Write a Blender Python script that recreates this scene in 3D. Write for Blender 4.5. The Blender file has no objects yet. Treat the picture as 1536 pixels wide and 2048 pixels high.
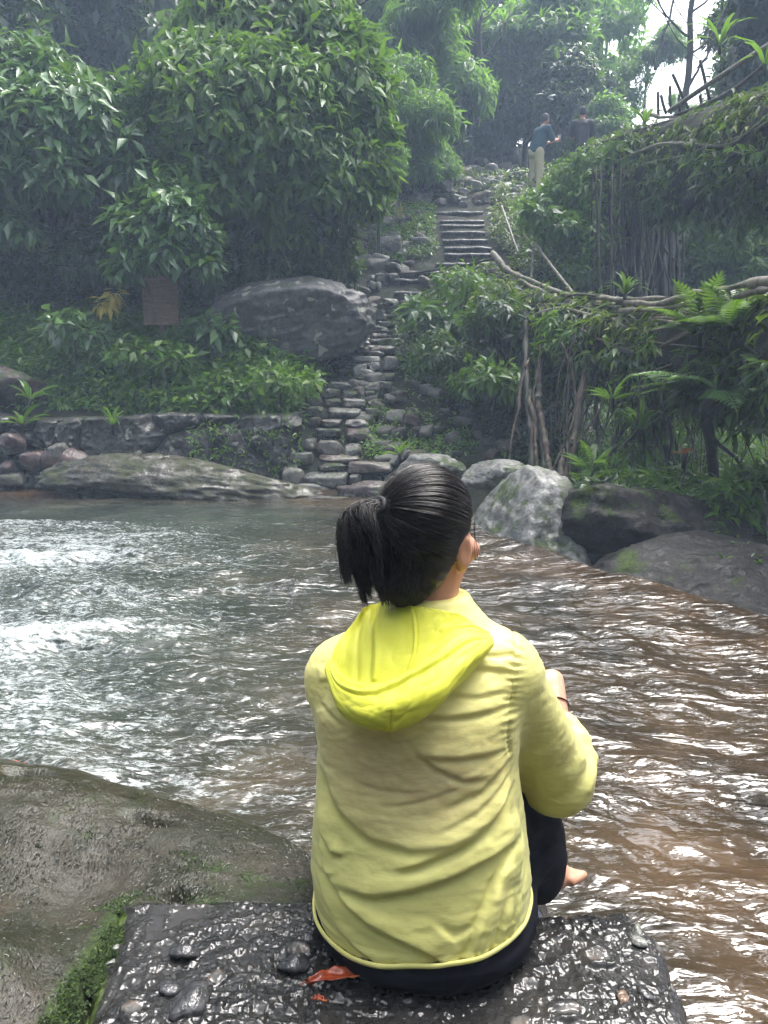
import bpy, math
import numpy as np
from mathutils import Vector, Matrix

sc = bpy.context.scene
COL = sc.collection
F32 = np.float32

# ------------------------------------------------------------------ camera
CAMZ, PITCH, FPX = 1.3, math.radians(10.0), 1547.0
cam_d = bpy.data.cameras.new("camera"); cam = bpy.data.objects.new("camera", cam_d); COL.objects.link(cam)
cam.location = (0, 0, CAMZ); cam.rotation_euler = (math.radians(90) - PITCH, 0, 0)
cam_d.sensor_fit = 'VERTICAL'; cam_d.sensor_height = 36.0; cam_d.lens = FPX / 2048 * 36.0
cam_d.clip_start = 0.05; cam_d.clip_end = 500
sc.camera = cam

# ------------------------------------------------------------------ sky and sun (overcast)
SUN_EL, SUN_ROT = math.radians(66), math.radians(40)
world = bpy.data.worlds.new("World"); sc.world = world; world.use_nodes = True
wn = world.node_tree; wn.nodes.clear()
sky = wn.nodes.new('ShaderNodeTexSky'); sky.sky_type = 'NISHITA'; sky.sun_disc = False
sky.sun_elevation = SUN_EL; sky.sun_rotation = SUN_ROT; sky.air_density = 1.0; sky.dust_density = 6.0; sky.ozone_density = 1.0
hs = wn.nodes.new('ShaderNodeHueSaturation'); hs.inputs['Saturation'].default_value = 0.35
bg = wn.nodes.new('ShaderNodeBackground'); bg.inputs['Strength'].default_value = 0.15
wo = wn.nodes.new('ShaderNodeOutputWorld')
wn.links.new(sky.outputs[0], hs.inputs['Color']); wn.links.new(hs.outputs[0], bg.inputs['Color']); wn.links.new(bg.outputs[0], wo.inputs['Surface'])
sun_d = bpy.data.lights.new("sun", 'SUN'); sun = bpy.data.objects.new("sun", sun_d); COL.objects.link(sun)
sun_d.energy = 0.75; sun_d.angle = math.radians(38); sun_d.color = (1.0, 0.97, 0.92)
# sun stands beyond the trees, a little to the right
sd = Vector((math.sin(SUN_ROT) * math.cos(SUN_EL), math.cos(SUN_ROT) * math.cos(SUN_EL), math.sin(SUN_EL)))
sun.rotation_euler = sd.to_track_quat('Z', 'Y').to_euler()
sc.view_settings.view_transform = 'Standard'; sc.view_settings.look = 'None'
sc.view_settings.gamma = 1.0; sc.view_settings.exposure = 2.42
sc.render.engine = 'CYCLES'
cy = sc.cycles
cy.max_bounces = 6; cy.diffuse_bounces = 3; cy.glossy_bounces = 3; cy.transmission_bounces = 3; cy.volume_bounces = 1
cy.transparent_max_bounces = 6; cy.use_denoising = True; cy.caustics_reflective = False; cy.caustics_refractive = False
cy.sample_clamp_indirect = 4.0; cy.use_adaptive_sampling = True; cy.adaptive_threshold = 0.02

# ------------------------------------------------------------------ maths helpers
CP, SP = math.cos(PITCH), math.sin(PITCH)
def ray(px, py):
    u = (np.asarray(px, float) - 768) / FPX; v = (1024 - np.asarray(py, float)) / FPX
    return u, CP + v * SP, -SP + v * CP
def P(px, py, Y):
    a, b, c = ray(px, py); t = Y / b
    return np.array([a * t, Y, CAMZ + c * t])
def PZ(px, py, z):
    a, b, c = ray(px, py); t = (z - CAMZ) / c
    return np.array([a * t, b * t, z])
def rng(s): return np.random.default_rng(s)
def norm(v): return v / np.maximum(np.linalg.norm(v, axis=-1, keepdims=True), 1e-9)
def sstep(a, b, x):
    t = np.clip((x - a) / (b - a), 0, 1); return t * t * (3 - 2 * t)

def _hash(ix, iy, iz, seed):
    h = (ix.astype(np.int64) * 374761393 + iy.astype(np.int64) * 668265263 + iz.astype(np.int64) * 2147483647 + seed * 1274126177) & 0xffffffff
    h = ((h ^ (h >> 13)) * 1274126177) & 0xffffffff
    h = ((h ^ (h >> 15)) * 2246822519) & 0xffffffff
    return ((h ^ (h >> 16)) & 0xffffff).astype(F32) / F32(0xffffff)
def vnoise(x, y, z, seed=0):
    """smooth value noise in -1..1"""
    x, y, z = np.broadcast_arrays(np.asarray(x, F32), np.asarray(y, F32), np.asarray(z, F32))
    ix, iy, iz = np.floor(x), np.floor(y), np.floor(z)
    fx, fy, fz = x - ix, y - iy, z - iz
    fx = fx * fx * (3 - 2 * fx); fy = fy * fy * (3 - 2 * fy); fz = fz * fz * (3 - 2 * fz)
    r = 0
    for dx in (0, 1):
        wx = fx if dx else 1 - fx
        for dy in (0, 1):
            wy = fy if dy else 1 - fy
            for dz in (0, 1):
                wz = fz if dz else 1 - fz
                r = r + _hash(ix + dx, iy + dy, iz + dz, seed) * wx * wy * wz
    return r * 2 - 1
def fbm(x, y, z, seed=0, o=4, ridged=False):
    s, a, t = 0, 1.0, 0
    for i in range(o):
        n = vnoise(x, y, z, seed + i * 17)
        if ridged: n = 1 - 2 * np.abs(n)
        s = s + n * a; t += a; a *= 0.5
        x, y, z = np.asarray(x) * 2.03 + 3.1, np.asarray(y) * 2.03 + 1.7, np.asarray(z) * 2.03 + 5.3
    return s / t
def voronoi2(x, y, seed=0, jitter=0.9):
    """F1, F2, cell id for 2D points"""
    x = np.asarray(x, F32); y = np.asarray(y, F32)
    ix, iy = np.floor(x), np.floor(y)
    f1 = np.full(x.shape, 9.0, F32); f2 = f1.copy(); cid = np.zeros(x.shape, F32)
    z0 = np.zeros_like(x)
    for dx in (-1, 0, 1):
        for dy in (-1, 0, 1):
            cx, cy_ = ix + dx, iy + dy
            a = _hash(cx, cy_, z0, seed); b = _hash(cx, cy_, z0 + 1, seed)
            d = np.hypot(cx + .5 + (a - .5) * jitter - x, cy_ + .5 + (b - .5) * jitter - y)
            n = d < f1
            f2 = np.where(n, f1, np.minimum(f2, d)); cid = np.where(n, _hash(cx, cy_, z0 + 2, seed), cid); f1 = np.where(n, d, f1)
    return f1, f2, cid

# ------------------------------------------------------------------ object helpers
def tag(o, label=None, cat=None, group=None, kind=None):
    if label: o['label'] = label
    if cat: o['category'] = cat
    if group: o['group'] = group
    if kind: o['kind'] = kind
    return o
def empty(name, loc, label, cat, group=None):
    o = bpy.data.objects.new(name, None); COL.objects.link(o); o.location = loc; o.empty_display_size = 0.1
    return tag(o, label, cat, group)
def mesh_data(name, V, faces, mats, smooth=True, uv=None, attrs=None, midx=None):
    """V (n,3); faces: an (m,k) array or a list of them"""
    if isinstance(faces, np.ndarray): faces = [faces]
    me = bpy.data.meshes.new(name)
    V = np.ascontiguousarray(V, dtype=F32)
    me.vertices.add(len(V)); me.vertices.foreach_set('co', V.ravel())
    nl = sum(f.size for f in faces); npoly = sum(len(f) for f in faces)
    me.loops.add(nl); me.polygons.add(npoly)
    me.loops.foreach_set('vertex_index', np.concatenate([f.ravel() for f in faces]).astype(np.int32))
    tot = np.concatenate([np.full(len(f), f.shape[1], np.int32) for f in faces])
    st = np.concatenate([[0], np.cumsum(tot)[:-1]]).astype(np.int32)
    me.polygons.foreach_set('loop_start', st); me.polygons.foreach_set('loop_total', tot)
    for m in (mats if isinstance(mats, (list, tuple)) else [mats]):
        me.materials.append(m)
    if midx is not None: me.polygons.foreach_set('material_index', np.asarray(midx, np.int32))
    me.polygons.foreach_set('use_smooth', np.full(npoly, bool(smooth)))
    for k, a in (attrs or {}).items():
        at = me.attributes.new(k, 'FLOAT', 'POINT'); at.data.foreach_set('value', np.ascontiguousarray(a, dtype=F32).ravel())
    me.update(calc_edges=True); me.validate()
    return me
def link(name, me, parent=None, loc=None):
    o = bpy.data.objects.new(name, me); COL.objects.link(o)
    if parent is not None:
        o.parent = parent
        o.matrix_parent_inverse = Matrix.Translation(parent.location).inverted()
    if loc is not None: o.location = loc
    return o
def part(name, V, faces, mat, parent=None, smooth=True, attrs=None, label=None):
    o = link(name, mesh_data(name, V, faces, mat, smooth, attrs=attrs), parent)
    if label: o['label'] = label
    return o
def grid_faces(nu, nv, off=0):
    i = np.arange(nu - 1)[:, None] * nv + np.arange(nv - 1)[None, :]
    i = i.ravel() + off
    return np.stack([i, i + nv, i + nv + 1, i + 1], 1)
def join(parts):
    """[(V, faces list)] -> V, faces list"""
    Vs, Fs, off = [], [], 0
    for V, Fl in parts:
        Vs.append(V)
        for f in (Fl if isinstance(Fl, list) else [Fl]): Fs.append(f + off)
        off += len(V)
    return np.concatenate(Vs), Fs
def catmull(pts, n):
    pts = np.asarray(pts, float); m = len(pts)
    t = np.linspace(0, m - 1, n); i = np.clip(t.astype(int), 0, m - 2); f = (t - i)[:, None]
    p0 = pts[np.maximum(i - 1, 0)]; p1 = pts[i]; p2 = pts[i + 1]; p3 = pts[np.minimum(i + 2, m - 1)]
    return 0.5 * (2 * p1 + (p2 - p0) * f + (2 * p0 - 5 * p1 + 4 * p2 - p3) * f ** 2 + (3 * p1 - p0 - 3 * p2 + p3) * f ** 3)
def tube(pts, rad, sides=6, cap=True):
    pts = np.asarray(pts, float); n = len(pts); rad = np.broadcast_to(np.asarray(rad, float), (n,))
    T = norm(np.gradient(pts, axis=0)); a = np.array([0.31, 0.2, 0.93]) if abs(T[0][2]) < .8 else np.array([1., .1, .05])
    N = norm(np.cross(T, a)); B = np.cross(T, N)
    th = np.arange(sides) / sides * 2 * math.pi
    V = pts[:, None] + rad[:, None, None] * (np.cos(th)[None, :, None] * N[:, None] + np.sin(th)[None, :, None] * B[:, None])
    V = V.reshape(-1, 3)
    i = np.arange(n - 1)[:, None] * sides; j = np.arange(sides)[None]; k = (j + 1) % sides
    F = np.stack([i + j, i + k, i + sides + k, i + sides + j], -1).reshape(-1, 4)
    fl = [F]
    if cap and sides >= 3: fl += [np.arange(sides)[::-1][None], (np.arange(sides) + (n - 1) * sides)[None]]
    return V, fl
def wiggle(pts, n, amp, seed, freq=3.0):
    p = catmull(pts, n); t = np.linspace(0, freq, n)
    w = np.stack([fbm(t, seed * 7.3 + k * 31.7, 0.5, seed + k, 3) for k in range(3)], 1)
    e = np.minimum(1, np.minimum(np.arange(n), np.arange(n)[::-1]) / max(2, n * .12))[:, None]
    return p + w * amp * e

# ------------------------------------------------------------------ materials
def new_mat(name):
    m = bpy.data.materials.new(name); m.use_nodes = True; t = m.node_tree; t.nodes.clear()
    out = t.nodes.new('ShaderNodeOutputMaterial')
    return m, t, out
class NT:
    def __init__(s, name):
        s.m, s.t, s.out = new_mat(name)
    def n(s, typ, props=None, **inp):
        nd = s.t.nodes.new(typ)
        for k, v in (props or {}).items(): setattr(nd, k, v)
        for k, v in inp.items():
            k = k.replace('_', ' ')
            if isinstance(v, bpy.types.NodeSocket): s.t.links.new(v, nd.inputs[k])
            else: nd.inputs[k].default_value = v
        return nd
    def obj(s): return s.n('ShaderNodeTexCoord').outputs['Object']
    def geo(s): return s.n('ShaderNodeNewGeometry')
    def noise(s, vec, scale, detail=4, rough=0.55, dist=0.0):
        return s.n('ShaderNodeTexNoise', Vector=vec, Scale=scale, Detail=detail, Roughness=rough, Distortion=dist).outputs['Fac']
    def ramp(s, fac, stops):
        r = s.n('ShaderNodeValToRGB', Fac=fac); e = r.color_ramp.elements
        while len(e) < len(stops): e.new(0.5)
        for x, (p, c) in zip(e, stops): x.position = p; x.color = c if len(c) == 4 else (*c, 1)
        return r.outputs['Color']
    def mr(s, v, a, b, c=0.0, d=1.0):
        return s.n('ShaderNodeMapRange', Value=v, From_Min=a, From_Max=b, To_Min=c, To_Max=d).outputs[0]
    def mix(s, f, a, b, mode='MIX'):
        nd = s.t.nodes.new('ShaderNodeMix'); nd.data_type = 'RGBA'; nd.blend_type = mode
        for sock, v in ((nd.inputs[0], f), (nd.inputs[6], a), (nd.inputs[7], b)):
            if isinstance(v, bpy.types.NodeSocket): s.t.links.new(v, sock)
            elif isinstance(v, (int, float)): sock.default_value = v
            else: sock.default_value = v if len(v) == 4 else (*v, 1)
        return nd.outputs[2]
    def math(s, op, a, b=0.0):
        nd = s.t.nodes.new('ShaderNodeMath'); nd.operation = op
        for sock, v in ((nd.inputs[0], a), (nd.inputs[1], b)):
            if isinstance(v, bpy.types.NodeSocket): s.t.links.new(v, sock)
            else: sock.default_value = v
        return nd.outputs[0]
    def attr(s, name): return s.n('ShaderNodeAttribute', {'attribute_name': name}).outputs['Fac']
    def scalev(s, vec, sx, sy, sz):
        return s.n('ShaderNodeMapping', Vector=vec, Scale=(sx, sy, sz)).outputs[0]
    def bump(s, h, strength, dist, prev=None):
        b = s.n('ShaderNodeBump', Height=h, Strength=strength, Distance=dist)
        if prev is not None: s.t.links.new(prev, b.inputs['Normal'])
        return b.outputs[0]
    def bsdf(s, **k):
        b = s.n('ShaderNodeBsdfPrincipled', **k); return b
    def done(s, shader):
        s.t.links.new(shader, s.out.inputs['Surface']); return s.m

def mat_leaf(name, c1, c2, rough=0.4, trans=0.35, c3=None, spec=0.5):
    t = NT(name); g = t.geo(); r = g.outputs['Random Per Island']
    st = [(0, c1), (0.75, c2)] + ([(1.0, c3)] if c3 else [])
    col = t.ramp(r, st)
    big = t.noise(t.obj(), 0.9, 3)
    col = t.mix(t.mr(big, 0.35, 0.65, 0.0, 0.55), col, tuple(x * 0.55 for x in c1))
    b = t.bsdf(Base_Color=col, Roughness=rough, Specular_IOR_Level=spec)
    tr = t.n('ShaderNodeBsdfTranslucent', Color=t.mix(0.5, col, (0.30, 0.55, 0.04)))
    mx = t.n('ShaderNodeMixShader', Fac=trans); t.t.links.new(b.outputs[0], mx.inputs[1]); t.t.links.new(tr.outputs[0], mx.inputs[2])
    return t.done(mx.outputs[0])
def mat_rock(name, c1, c2, moss=0.0, rough=(0.25, 0.6), scale=1.0, moss_col=(0.035, 0.055, 0.012), bump=1.0, lichen=0.0, vary=True, spec=.5):
    t = NT(name); o = t.obj(); g = t.geo()
    n1 = t.noise(o, 2.2 * scale, 8, 0.62); n2 = t.noise(o, 11 * scale, 8, 0.7); n3 = t.noise(o, 55 * scale, 5, 0.7)
    col = t.ramp(n1, [(0.3, c1), (0.7, c2)])
    col = t.mix(t.mr(n2, 0.38, 0.62, 0.75, 0), col, tuple(x * 0.42 for x in c1))
    col = t.mix(t.mr(n3, 0.55, 0.75, 0, 0.35), col, tuple(min(1, x * 1.8) for x in c2))
    if vary:
        rr = t.n('ShaderNodeObjectInfo').outputs['Random']
        col = t.mix(t.mr(rr, 0, 1, 0, 0.55), col, t.ramp(rr, [(0, (0.10, 0.09, 0.08)), (0.5, (0.24, 0.23, 0.21)), (0.8, (0.15, 0.09, 0.08)), (1, (0.3, 0.3, 0.27))]))
    if lichen > 0:
        l = t.noise(o, 5.5 * scale, 3, 0.5, 0.4)
        col = t.mix(t.mr(l, 0.66 - 0.05 * lichen, 0.70 - 0.05 * lichen, 0, 0.8), col, (0.42, 0.42, 0.34))
    rg = t.mr(n2, 0.35, 0.65, rough[0], rough[1])
    if moss > 0:
        nz = t.n('ShaderNodeSeparateXYZ', Vector=g.outputs['Normal']).outputs['Z']
        mm = t.math('MULTIPLY', t.mr(t.noise(o, 3.1 * scale, 6, 0.65), 0.60 - 0.22 * moss, 0.70 - 0.22 * moss), t.mr(nz, -0.1, 0.6))
        mcol = t.ramp(t.noise(o, 40 * scale, 4), [(0.3, tuple(x * 0.5 for x in moss_col)), (0.7, tuple(x * 1.6 for x in moss_col))])
        col = t.mix(mm, col, mcol); rg = t.mix(mm, rg, (0.75, 0.75, 0.75))
    h = t.math('ADD', t.noise(o, 9 * scale, 4, .5), t.math('MULTIPLY', t.noise(o, 38 * scale, 2, .45), 0.22))
    nrm = t.bump(h, min(1, 0.8 * bump), 0.03 * bump / scale)
    b = t.bsdf(Base_Color=col, Roughness=rg, Normal=nrm, Specular_IOR_Level=spec)
    return t.done(b.outputs[0])

# ------------------------------------------------------------------ shapes
def ico(sub):
    import bmesh
    bm = bmesh.new(); bmesh.ops.create_icosphere(bm, subdivisions=sub, radius=1.0)
    V = np.array([v.co[:] for v in bm.verts]); F = np.array([[v.index for v in f.verts] for f in bm.faces]); bm.free()
    return V, F
_ico = {}
def rock_shape(size, seed, sub=4, planes=11, rough=0.10, sharp=0.55, boxy=0.0):
    """rock with facets and rounded edges; size = half extents"""
    if sub not in _ico: _ico[sub] = ico(sub)
    D, F = _ico[sub]; R = rng(seed)
    N = norm(R.normal(size=(planes, 3))); h = R.uniform(0.72, 1.0, planes)
    if boxy > 0:
        N = np.concatenate([N, np.eye(3), -np.eye(3)]); h = np.concatenate([h, np.full(6, 1.0 - 0.25 * boxy)])
    c = D @ N.T; rr = np.where(c > 1e-3, h[None] / np.maximum(c, 1e-3), 9.0)
    k = 14.0 * sharp
    r = -np.log(np.exp(-k * np.minimum(rr, 2.2)).sum(1)) / k
    r = np.clip(r, 0.35, 1.25)
    V = D * r[:, None]
    n = fbm(V[:, 0] * 1.6 + seed, V[:, 1] * 1.6, V[:, 2] * 1.6, seed, 4) + 0.5 * fbm(V[:, 0] * 6 + seed, V[:, 1] * 6, V[:, 2] * 6, seed + 5, 3, True)
    V = V * (1 + rough * n)[:, None]
    return V * np.asarray(size), F
def rotz(V, a):
    c, s = math.cos(a), math.sin(a); return V @ np.array([[c, s, 0], [-s, c, 0], [0, 0, 1]])
def rotx(V, a):
    c, s = math.cos(a), math.sin(a); return V @ np.array([[1, 0, 0], [0, c, s], [0, -s, c]])
def roty(V, a):
    c, s = math.cos(a), math.sin(a); return V @ np.array([[c, 0, -s], [0, 1, 0], [s, 0, c]])
def rock(name, c, size, seed, mat, label=None, cat=None, group=None, rz=0.0, parent=None, **kw):
    V, F = rock_shape(size, seed, **kw); V = rotz(V, rz)
    o = link(name, mesh_data(name, V, F, mat))
    o.location = c
    if parent is not None:
        o.parent = parent; o.location = Vector(c) - parent.location
    return tag(o, label, cat, group)

# leaf templates: (along, side, normal) and triangles
LEAF = (np.array([[0, 0, 0], [.42, .5, .06], [.45, 0, -.05], [.42, -.5, .06], [1, 0, -.22]]), np.array([[0, 1, 2], [0, 2, 3], [1, 4, 2], [2, 4, 3]]))
LEAF9 = (np.array([[0, 0, 0], [.2, .36, .05], [.2, 0, 0], [.2, -.36, .05], [.52, .47, .05], [.52, 0, -.03], [.52, -.47, .05], [.82, .2, -.06], [.82, 0, -.13], [.82, -.2, -.06], [1, 0, -.26]]),
         np.array([[0, 1, 2], [0, 2, 3], [1, 4, 5], [1, 5, 2], [2, 5, 6], [2, 6, 3], [4, 7, 8], [4, 8, 5], [5, 8, 9], [5, 9, 6], [7, 10, 8], [8, 10, 9]]))
STRAP = (np.array([[0, .3, 0], [0, -.3, 0], [.3, .5, .12], [.3, -.5, .12], [.6, .45, .1], [.6, -.45, .1], [.85, .25, -.05], [.85, -.25, -.05], [1, 0, -.25]]),
         np.array([[0, 1, 3], [0, 3, 2], [2, 3, 5], [2, 5, 4], [4, 5, 7], [4, 7, 6], [6, 7, 8]]))
def make_frond(n=16, arch=0.35):
    V, F = [], []
    for i in range(n):
        t = (i + 1.2) / (n + 1); x = t; z = arch * (t - t * t * 1.6); w = .34 * math.sin(math.pi * min(1, t * .8 + .22)) ** .8 * (1 - t * .35)
        for s in (-1, 1):
            k = len(V); V += [[x - .018, 0, z], [x + .018, 0, z], [x + .05 + w * .28, s * w, z - .10 * w / .3], [x - .005 + w * .12, s * w * .55, z + .01]]
            F += [[k, k + 1, k + 2], [k, k + 2, k + 3]]
    k = len(V)
    for i in range(9):
        t = i / 8; z = arch * (t - t * t * 1.6); V += [[t, .008, z], [t, -.008, z]]
    for i in range(8): F += [[k + 2 * i, k + 2 * i + 1, k + 2 * i + 3], [k + 2 * i, k + 2 * i + 3, k + 2 * i + 2]]
    return np.array(V), np.array(F)
FROND = make_frond()
def scatter(tmpl, B, D, N, L, W):
    T, F = tmpl; n = len(B); k = len(T)
    D = norm(D); S = norm(np.cross(N, D)); N = np.cross(D, S)
    L = np.broadcast_to(L, (n,)); W = np.broadcast_to(W, (n,))
    V = (B[:, None] + T[None, :, 0, None] * (D * L[:, None])[:, None] + T[None, :, 1, None] * (S * W[:, None])[:, None] + T[None, :, 2, None] * (N * L[:, None])[:, None])
    FF = (F[None] + (np.arange(n) * k)[:, None, None]).reshape(-1, 3)
    return V.reshape(-1, 3), FF
def sprigs(C, O, R, m, L, W, droop=0.5, spread=1.0, tmpl=LEAF, jit=0.25):
    """m leaves round each sprig centre C, pointing round the outward direction O"""
    n = len(C); O = norm(O)
    a = norm(np.cross(O, R.normal(size=(n, 3)))); b = np.cross(O, a)
    az = (np.arange(m)[None] / m * 2 * math.pi + R.uniform(0, 6.28, (n, 1)) + R.normal(0, .25, (n, m)))
    rad = np.cos(az)[..., None] * a[:, None] + np.sin(az)[..., None] * b[:, None]
    D = O[:, None] * R.uniform(.25, .8, (n, m, 1)) + rad * spread + R.normal(0, jit, (n, m, 3)); D[..., 2] -= droop * R.uniform(.5, 1.3, (n, m))
    D = norm(D)
    N = O[:, None] * .6 + np.array([0, 0, .8]) + R.normal(0, .25, (n, m, 3))
    Ls = L * R.uniform(.5, 1.3, (n, m)) * (1 + .25 * vnoise(C[:, 0] * .9, C[:, 1] * .9, C[:, 2] * .9, 77))[:, None]; Ws = W * R.uniform(.75, 1.15, (n, m)) * Ls / L
    B = C[:, None] + D * (Ls * .25)[..., None] - O[:, None] * (R.uniform(0, 1.1, (n, m)) * L)[..., None]
    return scatter(tmpl, B.reshape(-1, 3), D.reshape(-1, 3), N.reshape(-1, 3), Ls.ravel(), Ws.ravel())
def lobes_points(lobes, n, R, shell=0.3, gap=0.0, gfreq=1.3, seed=0, zmin=-0.6):
    """points in the outer shells of ellipsoid lobes (cx cy cz rx ry rz) and their outward directions"""
    Lb = np.asarray(lobes, float); area = (Lb[:, 3] * Lb[:, 4] + Lb[:, 3] * Lb[:, 5] + Lb[:, 4] * Lb[:, 5])
    i = R.choice(len(Lb), size=n, p=area / area.sum()); d = norm(R.normal(size=(n, 3)))
    d = d[d[:, 2] > zmin]; i = i[:len(d)]
    rr = 1 - np.abs(R.normal(0, shell, len(d))); bumpy = 1 + .16 * fbm(d[:, 0] * 3 + i, d[:, 1] * 3, d[:, 2] * 3, seed, 3)
    p = Lb[i, :3] + d * Lb[i, 3:] * (rr * bumpy)[:, None]; o = norm(d / Lb[i, 3:])
    keep = rr > 0.2
    for j, l in enumerate(Lb):
        q = (((p - l[:3]) / l[3:]) ** 2).sum(1); keep &= ~((q < .45) & (i != j))
    if gap > 0: keep &= fbm(p[:, 0] * gfreq, p[:, 1] * gfreq, p[:, 2] * gfreq, seed + 3, 3) > (-0.6 + gap)
    return p[keep], o[keep]
# ================================================================== the ground
def lipx(y): return np.interp(y, [-4, 0, 1.5, 3.0, 3.97, 4.78, 5.7, 6.3, 7.2], [3.0, 2.95, 2.85, 2.45, 2.05, 1.63, 1.2, .85, .75])
def H(x, y, detail=True):
    x = np.asarray(x, float); y = np.asarray(y, float)
    hill = np.where(y < 19, .12 + .565 * (y - 9.0), .12 + 5.65 + .30 * (y - 19))
    hill = np.where(y > 45, 13.57 + 0.02 * (y - 45), hill)
    lf = sstep(-.7, -1.6, x)
    hill = hill * (1 - lf) + lf * np.where(y > 9.42, np.maximum(hill, .72 + .58 * (y - 9.45)), .0) 
    hill = hill + sstep(-3, -9, x) * np.clip(y - 10, 0, 14) * .22
    xe = 1.35 + .42 * (y - 9)
    low = .05 + .05 * np.clip(y - 7, 0, 10) + np.clip(y - 17, 0, 25) * .34
    w = sstep(0, 1.6, x - xe)
    z = hill * (1 - w) + np.minimum(low, hill + 9 * (y < 9)) * w
    # river bed
    yb = np.where(x < .55, 8.75, 8.75 - 2.2 * sstep(.55, 1.0, x) - 1.9 * sstep(1.4, 3.4, x))
    yb = yb + .15 * vnoise(x * .8, 3.3, 0, 5)
    bed = -.5 - 1.15 * sstep(0, .5, x - lipx(y) - .1)
    t = sstep(-.15, .55, y - yb)
    z = bed * (1 - t) + z * t
    nb = sstep(1.5, .9, y) * sstep(1.6, .9, x)           # the near bank
    z = z * (1 - nb) + .02 * nb
    if detail:
        a = np.where(y > 9, 1.0, .35)
        z = z + a * (.13 * fbm(x * .8, y * .8, 0, 11, 5) + .05 * fbm(x * 4, y * 4, 0, 12, 3))
    return z
def hit(px, py, y0=8.0, y1=48.0):
    """where the ray through a pixel meets the ground"""
    Y = np.linspace(y0, y1, 1200); a, b, c = ray(px, py)
    z = CAMZ + c / b * Y; h = H(a / b * Y, Y)
    k = np.argmax(z < h); 
    if not (z < h).any(): k = len(Y) - 1
    return np.array([a / b * Y[k], Y[k], h[k]])

gx = np.concatenate([np.linspace(-70, -12, 30), np.linspace(-11.6, 9, 230), np.linspace(9.6, 70, 30)])
gy = np.concatenate([np.linspace(-30, 0, 12), np.linspace(.3, 7.6, 60), np.linspace(7.7, 22, 190), np.linspace(22.4, 90, 60)])
GX, GY = np.meshgrid(gx, gy, indexing='ij')
GV = np.stack([GX, GY, H(GX, GY)], -1).reshape(-1, 3)
t = NT("soil"); o = t.obj()
n1 = t.noise(o, 1.3, 8, .65); n2 = t.noise(o, 14, 6, .7)
c = t.ramp(n1, [(.3, (.012, .010, .006)), (.55, (.014, .020, .006)), (.75, (.03, .026, .016))])
c = t.mix(t.mr(n2, .4, .7, 0, .4), c, (.035, .03, .022))
b = t.bsdf(Base_Color=c, Roughness=.8, Specular_IOR_Level=.2, Normal=t.bump(n2, .8, .05))
M_SOIL = t.done(b.outputs[0])
g = part("ground", GV, grid_faces(len(gx), len(gy)), M_SOIL); tag(g, kind='structure')

# ================================================================== the river
t = NT("river_water"); o = t.obj()
foam = t.attr("foam"); deep = t.attr("deep")
flow = t.n('ShaderNodeMapping', Vector=o, Rotation=(0, 0, math.radians(22)), Scale=(1.0, 2.3, 1.0)).outputs[0]
bed = t.noise(o, 1.7, 5, .6, .5)
brown = t.ramp(bed, [(.30, (.014, .011, .007)), (.5, (.045, .029, .016)), (.72, (.100, .060, .032))])
green = t.ramp(bed, [(.30, (.018, .025, .019)), (.55, (.040, .050, .040)), (.75, (.070, .078, .060))])
col = t.mix(deep, brown, green)
f1 = t.noise(flow, 7, 9, .70, 1.4); f2 = t.noise(flow, 30, 6, .75, .8)
fm = t.math('ADD', foam, t.math('ADD', t.math('MULTIPLY', t.math('SUBTRACT', f1, .5), 1.7), t.math('MULTIPLY', t.math('SUBTRACT', f2, .5), 2.1)))
fmask = t.mr(fm, .44, .92)
col = t.mix(t.math('MULTIPLY', fmask, .9), col, (.50, .55, .55))
rg = t.math('ADD', t.math('MULTIPLY', fmask, .45), .11)
w1 = t.noise(flow, 3.6, 2, .4, .8); w2 = t.noise(flow, 12, 2, .45, .6); w3 = t.noise(flow, 48, 1, .4, .3)
amp = t.math('MULTIPLY', t.mr(t.noise(flow, 1.5, 3, .6, .8), .38, .62, .30, 1.15), t.mr(t.n('ShaderNodeSeparateXYZ', Vector=o).outputs['Y'], 8.5, 5.5, .3, 1.0))
h = t.math('ADD', t.math('MULTIPLY', w1, .7), t.math('ADD', t.math('MULTIPLY', w2, .26), t.math('MULTIPLY', w3, .045)))
nr = t.bump(t.math('MULTIPLY', h, amp), 1.0, .042)
b = t.bsdf(Base_Color=col, Roughness=rg, IOR=1.5, Normal=nr, Specular_IOR_Level=.6)
M_WATER = t.done(b.outputs[0])
wy = np.concatenate([np.linspace(-8, .8, 12)[:-1], .8 * (9.6 / .8) ** (np.linspace(0, 1, 520))])
wu = np.linspace(-1, 1, 620)
WU, WY = np.meshgrid(wu, wy, indexing='ij')
half = np.maximum(1.6, WY * .62) + .9
WX = WU * half + np.where(WU > 0, WU * 1.2, WU * .3)
ca, sa = math.cos(math.radians(-24)), math.sin(math.radians(-24))
A = WX * ca + WY * sa; B = -WX * sa + WY * ca
rough_l = sstep(.6, -2.2, WX - (WY - 4) * -.12) * sstep(7.5, 5.6, WY)        # white water on the upstream side
z = .035 * fbm(A * .9, B * 1.9, 0, 21, 3) + .026 * fbm(A * 2.6, B * 5.0, 0, 22, 4) + .010 * fbm(A * 9, B * 15, 0, 23, 3)
tz = .085 * fbm(A * 1.1, B * 2.0, 0, 31, 5, True) + .03 * fbm(A * 5, B * 7, 0, 32, 4, True)
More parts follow.
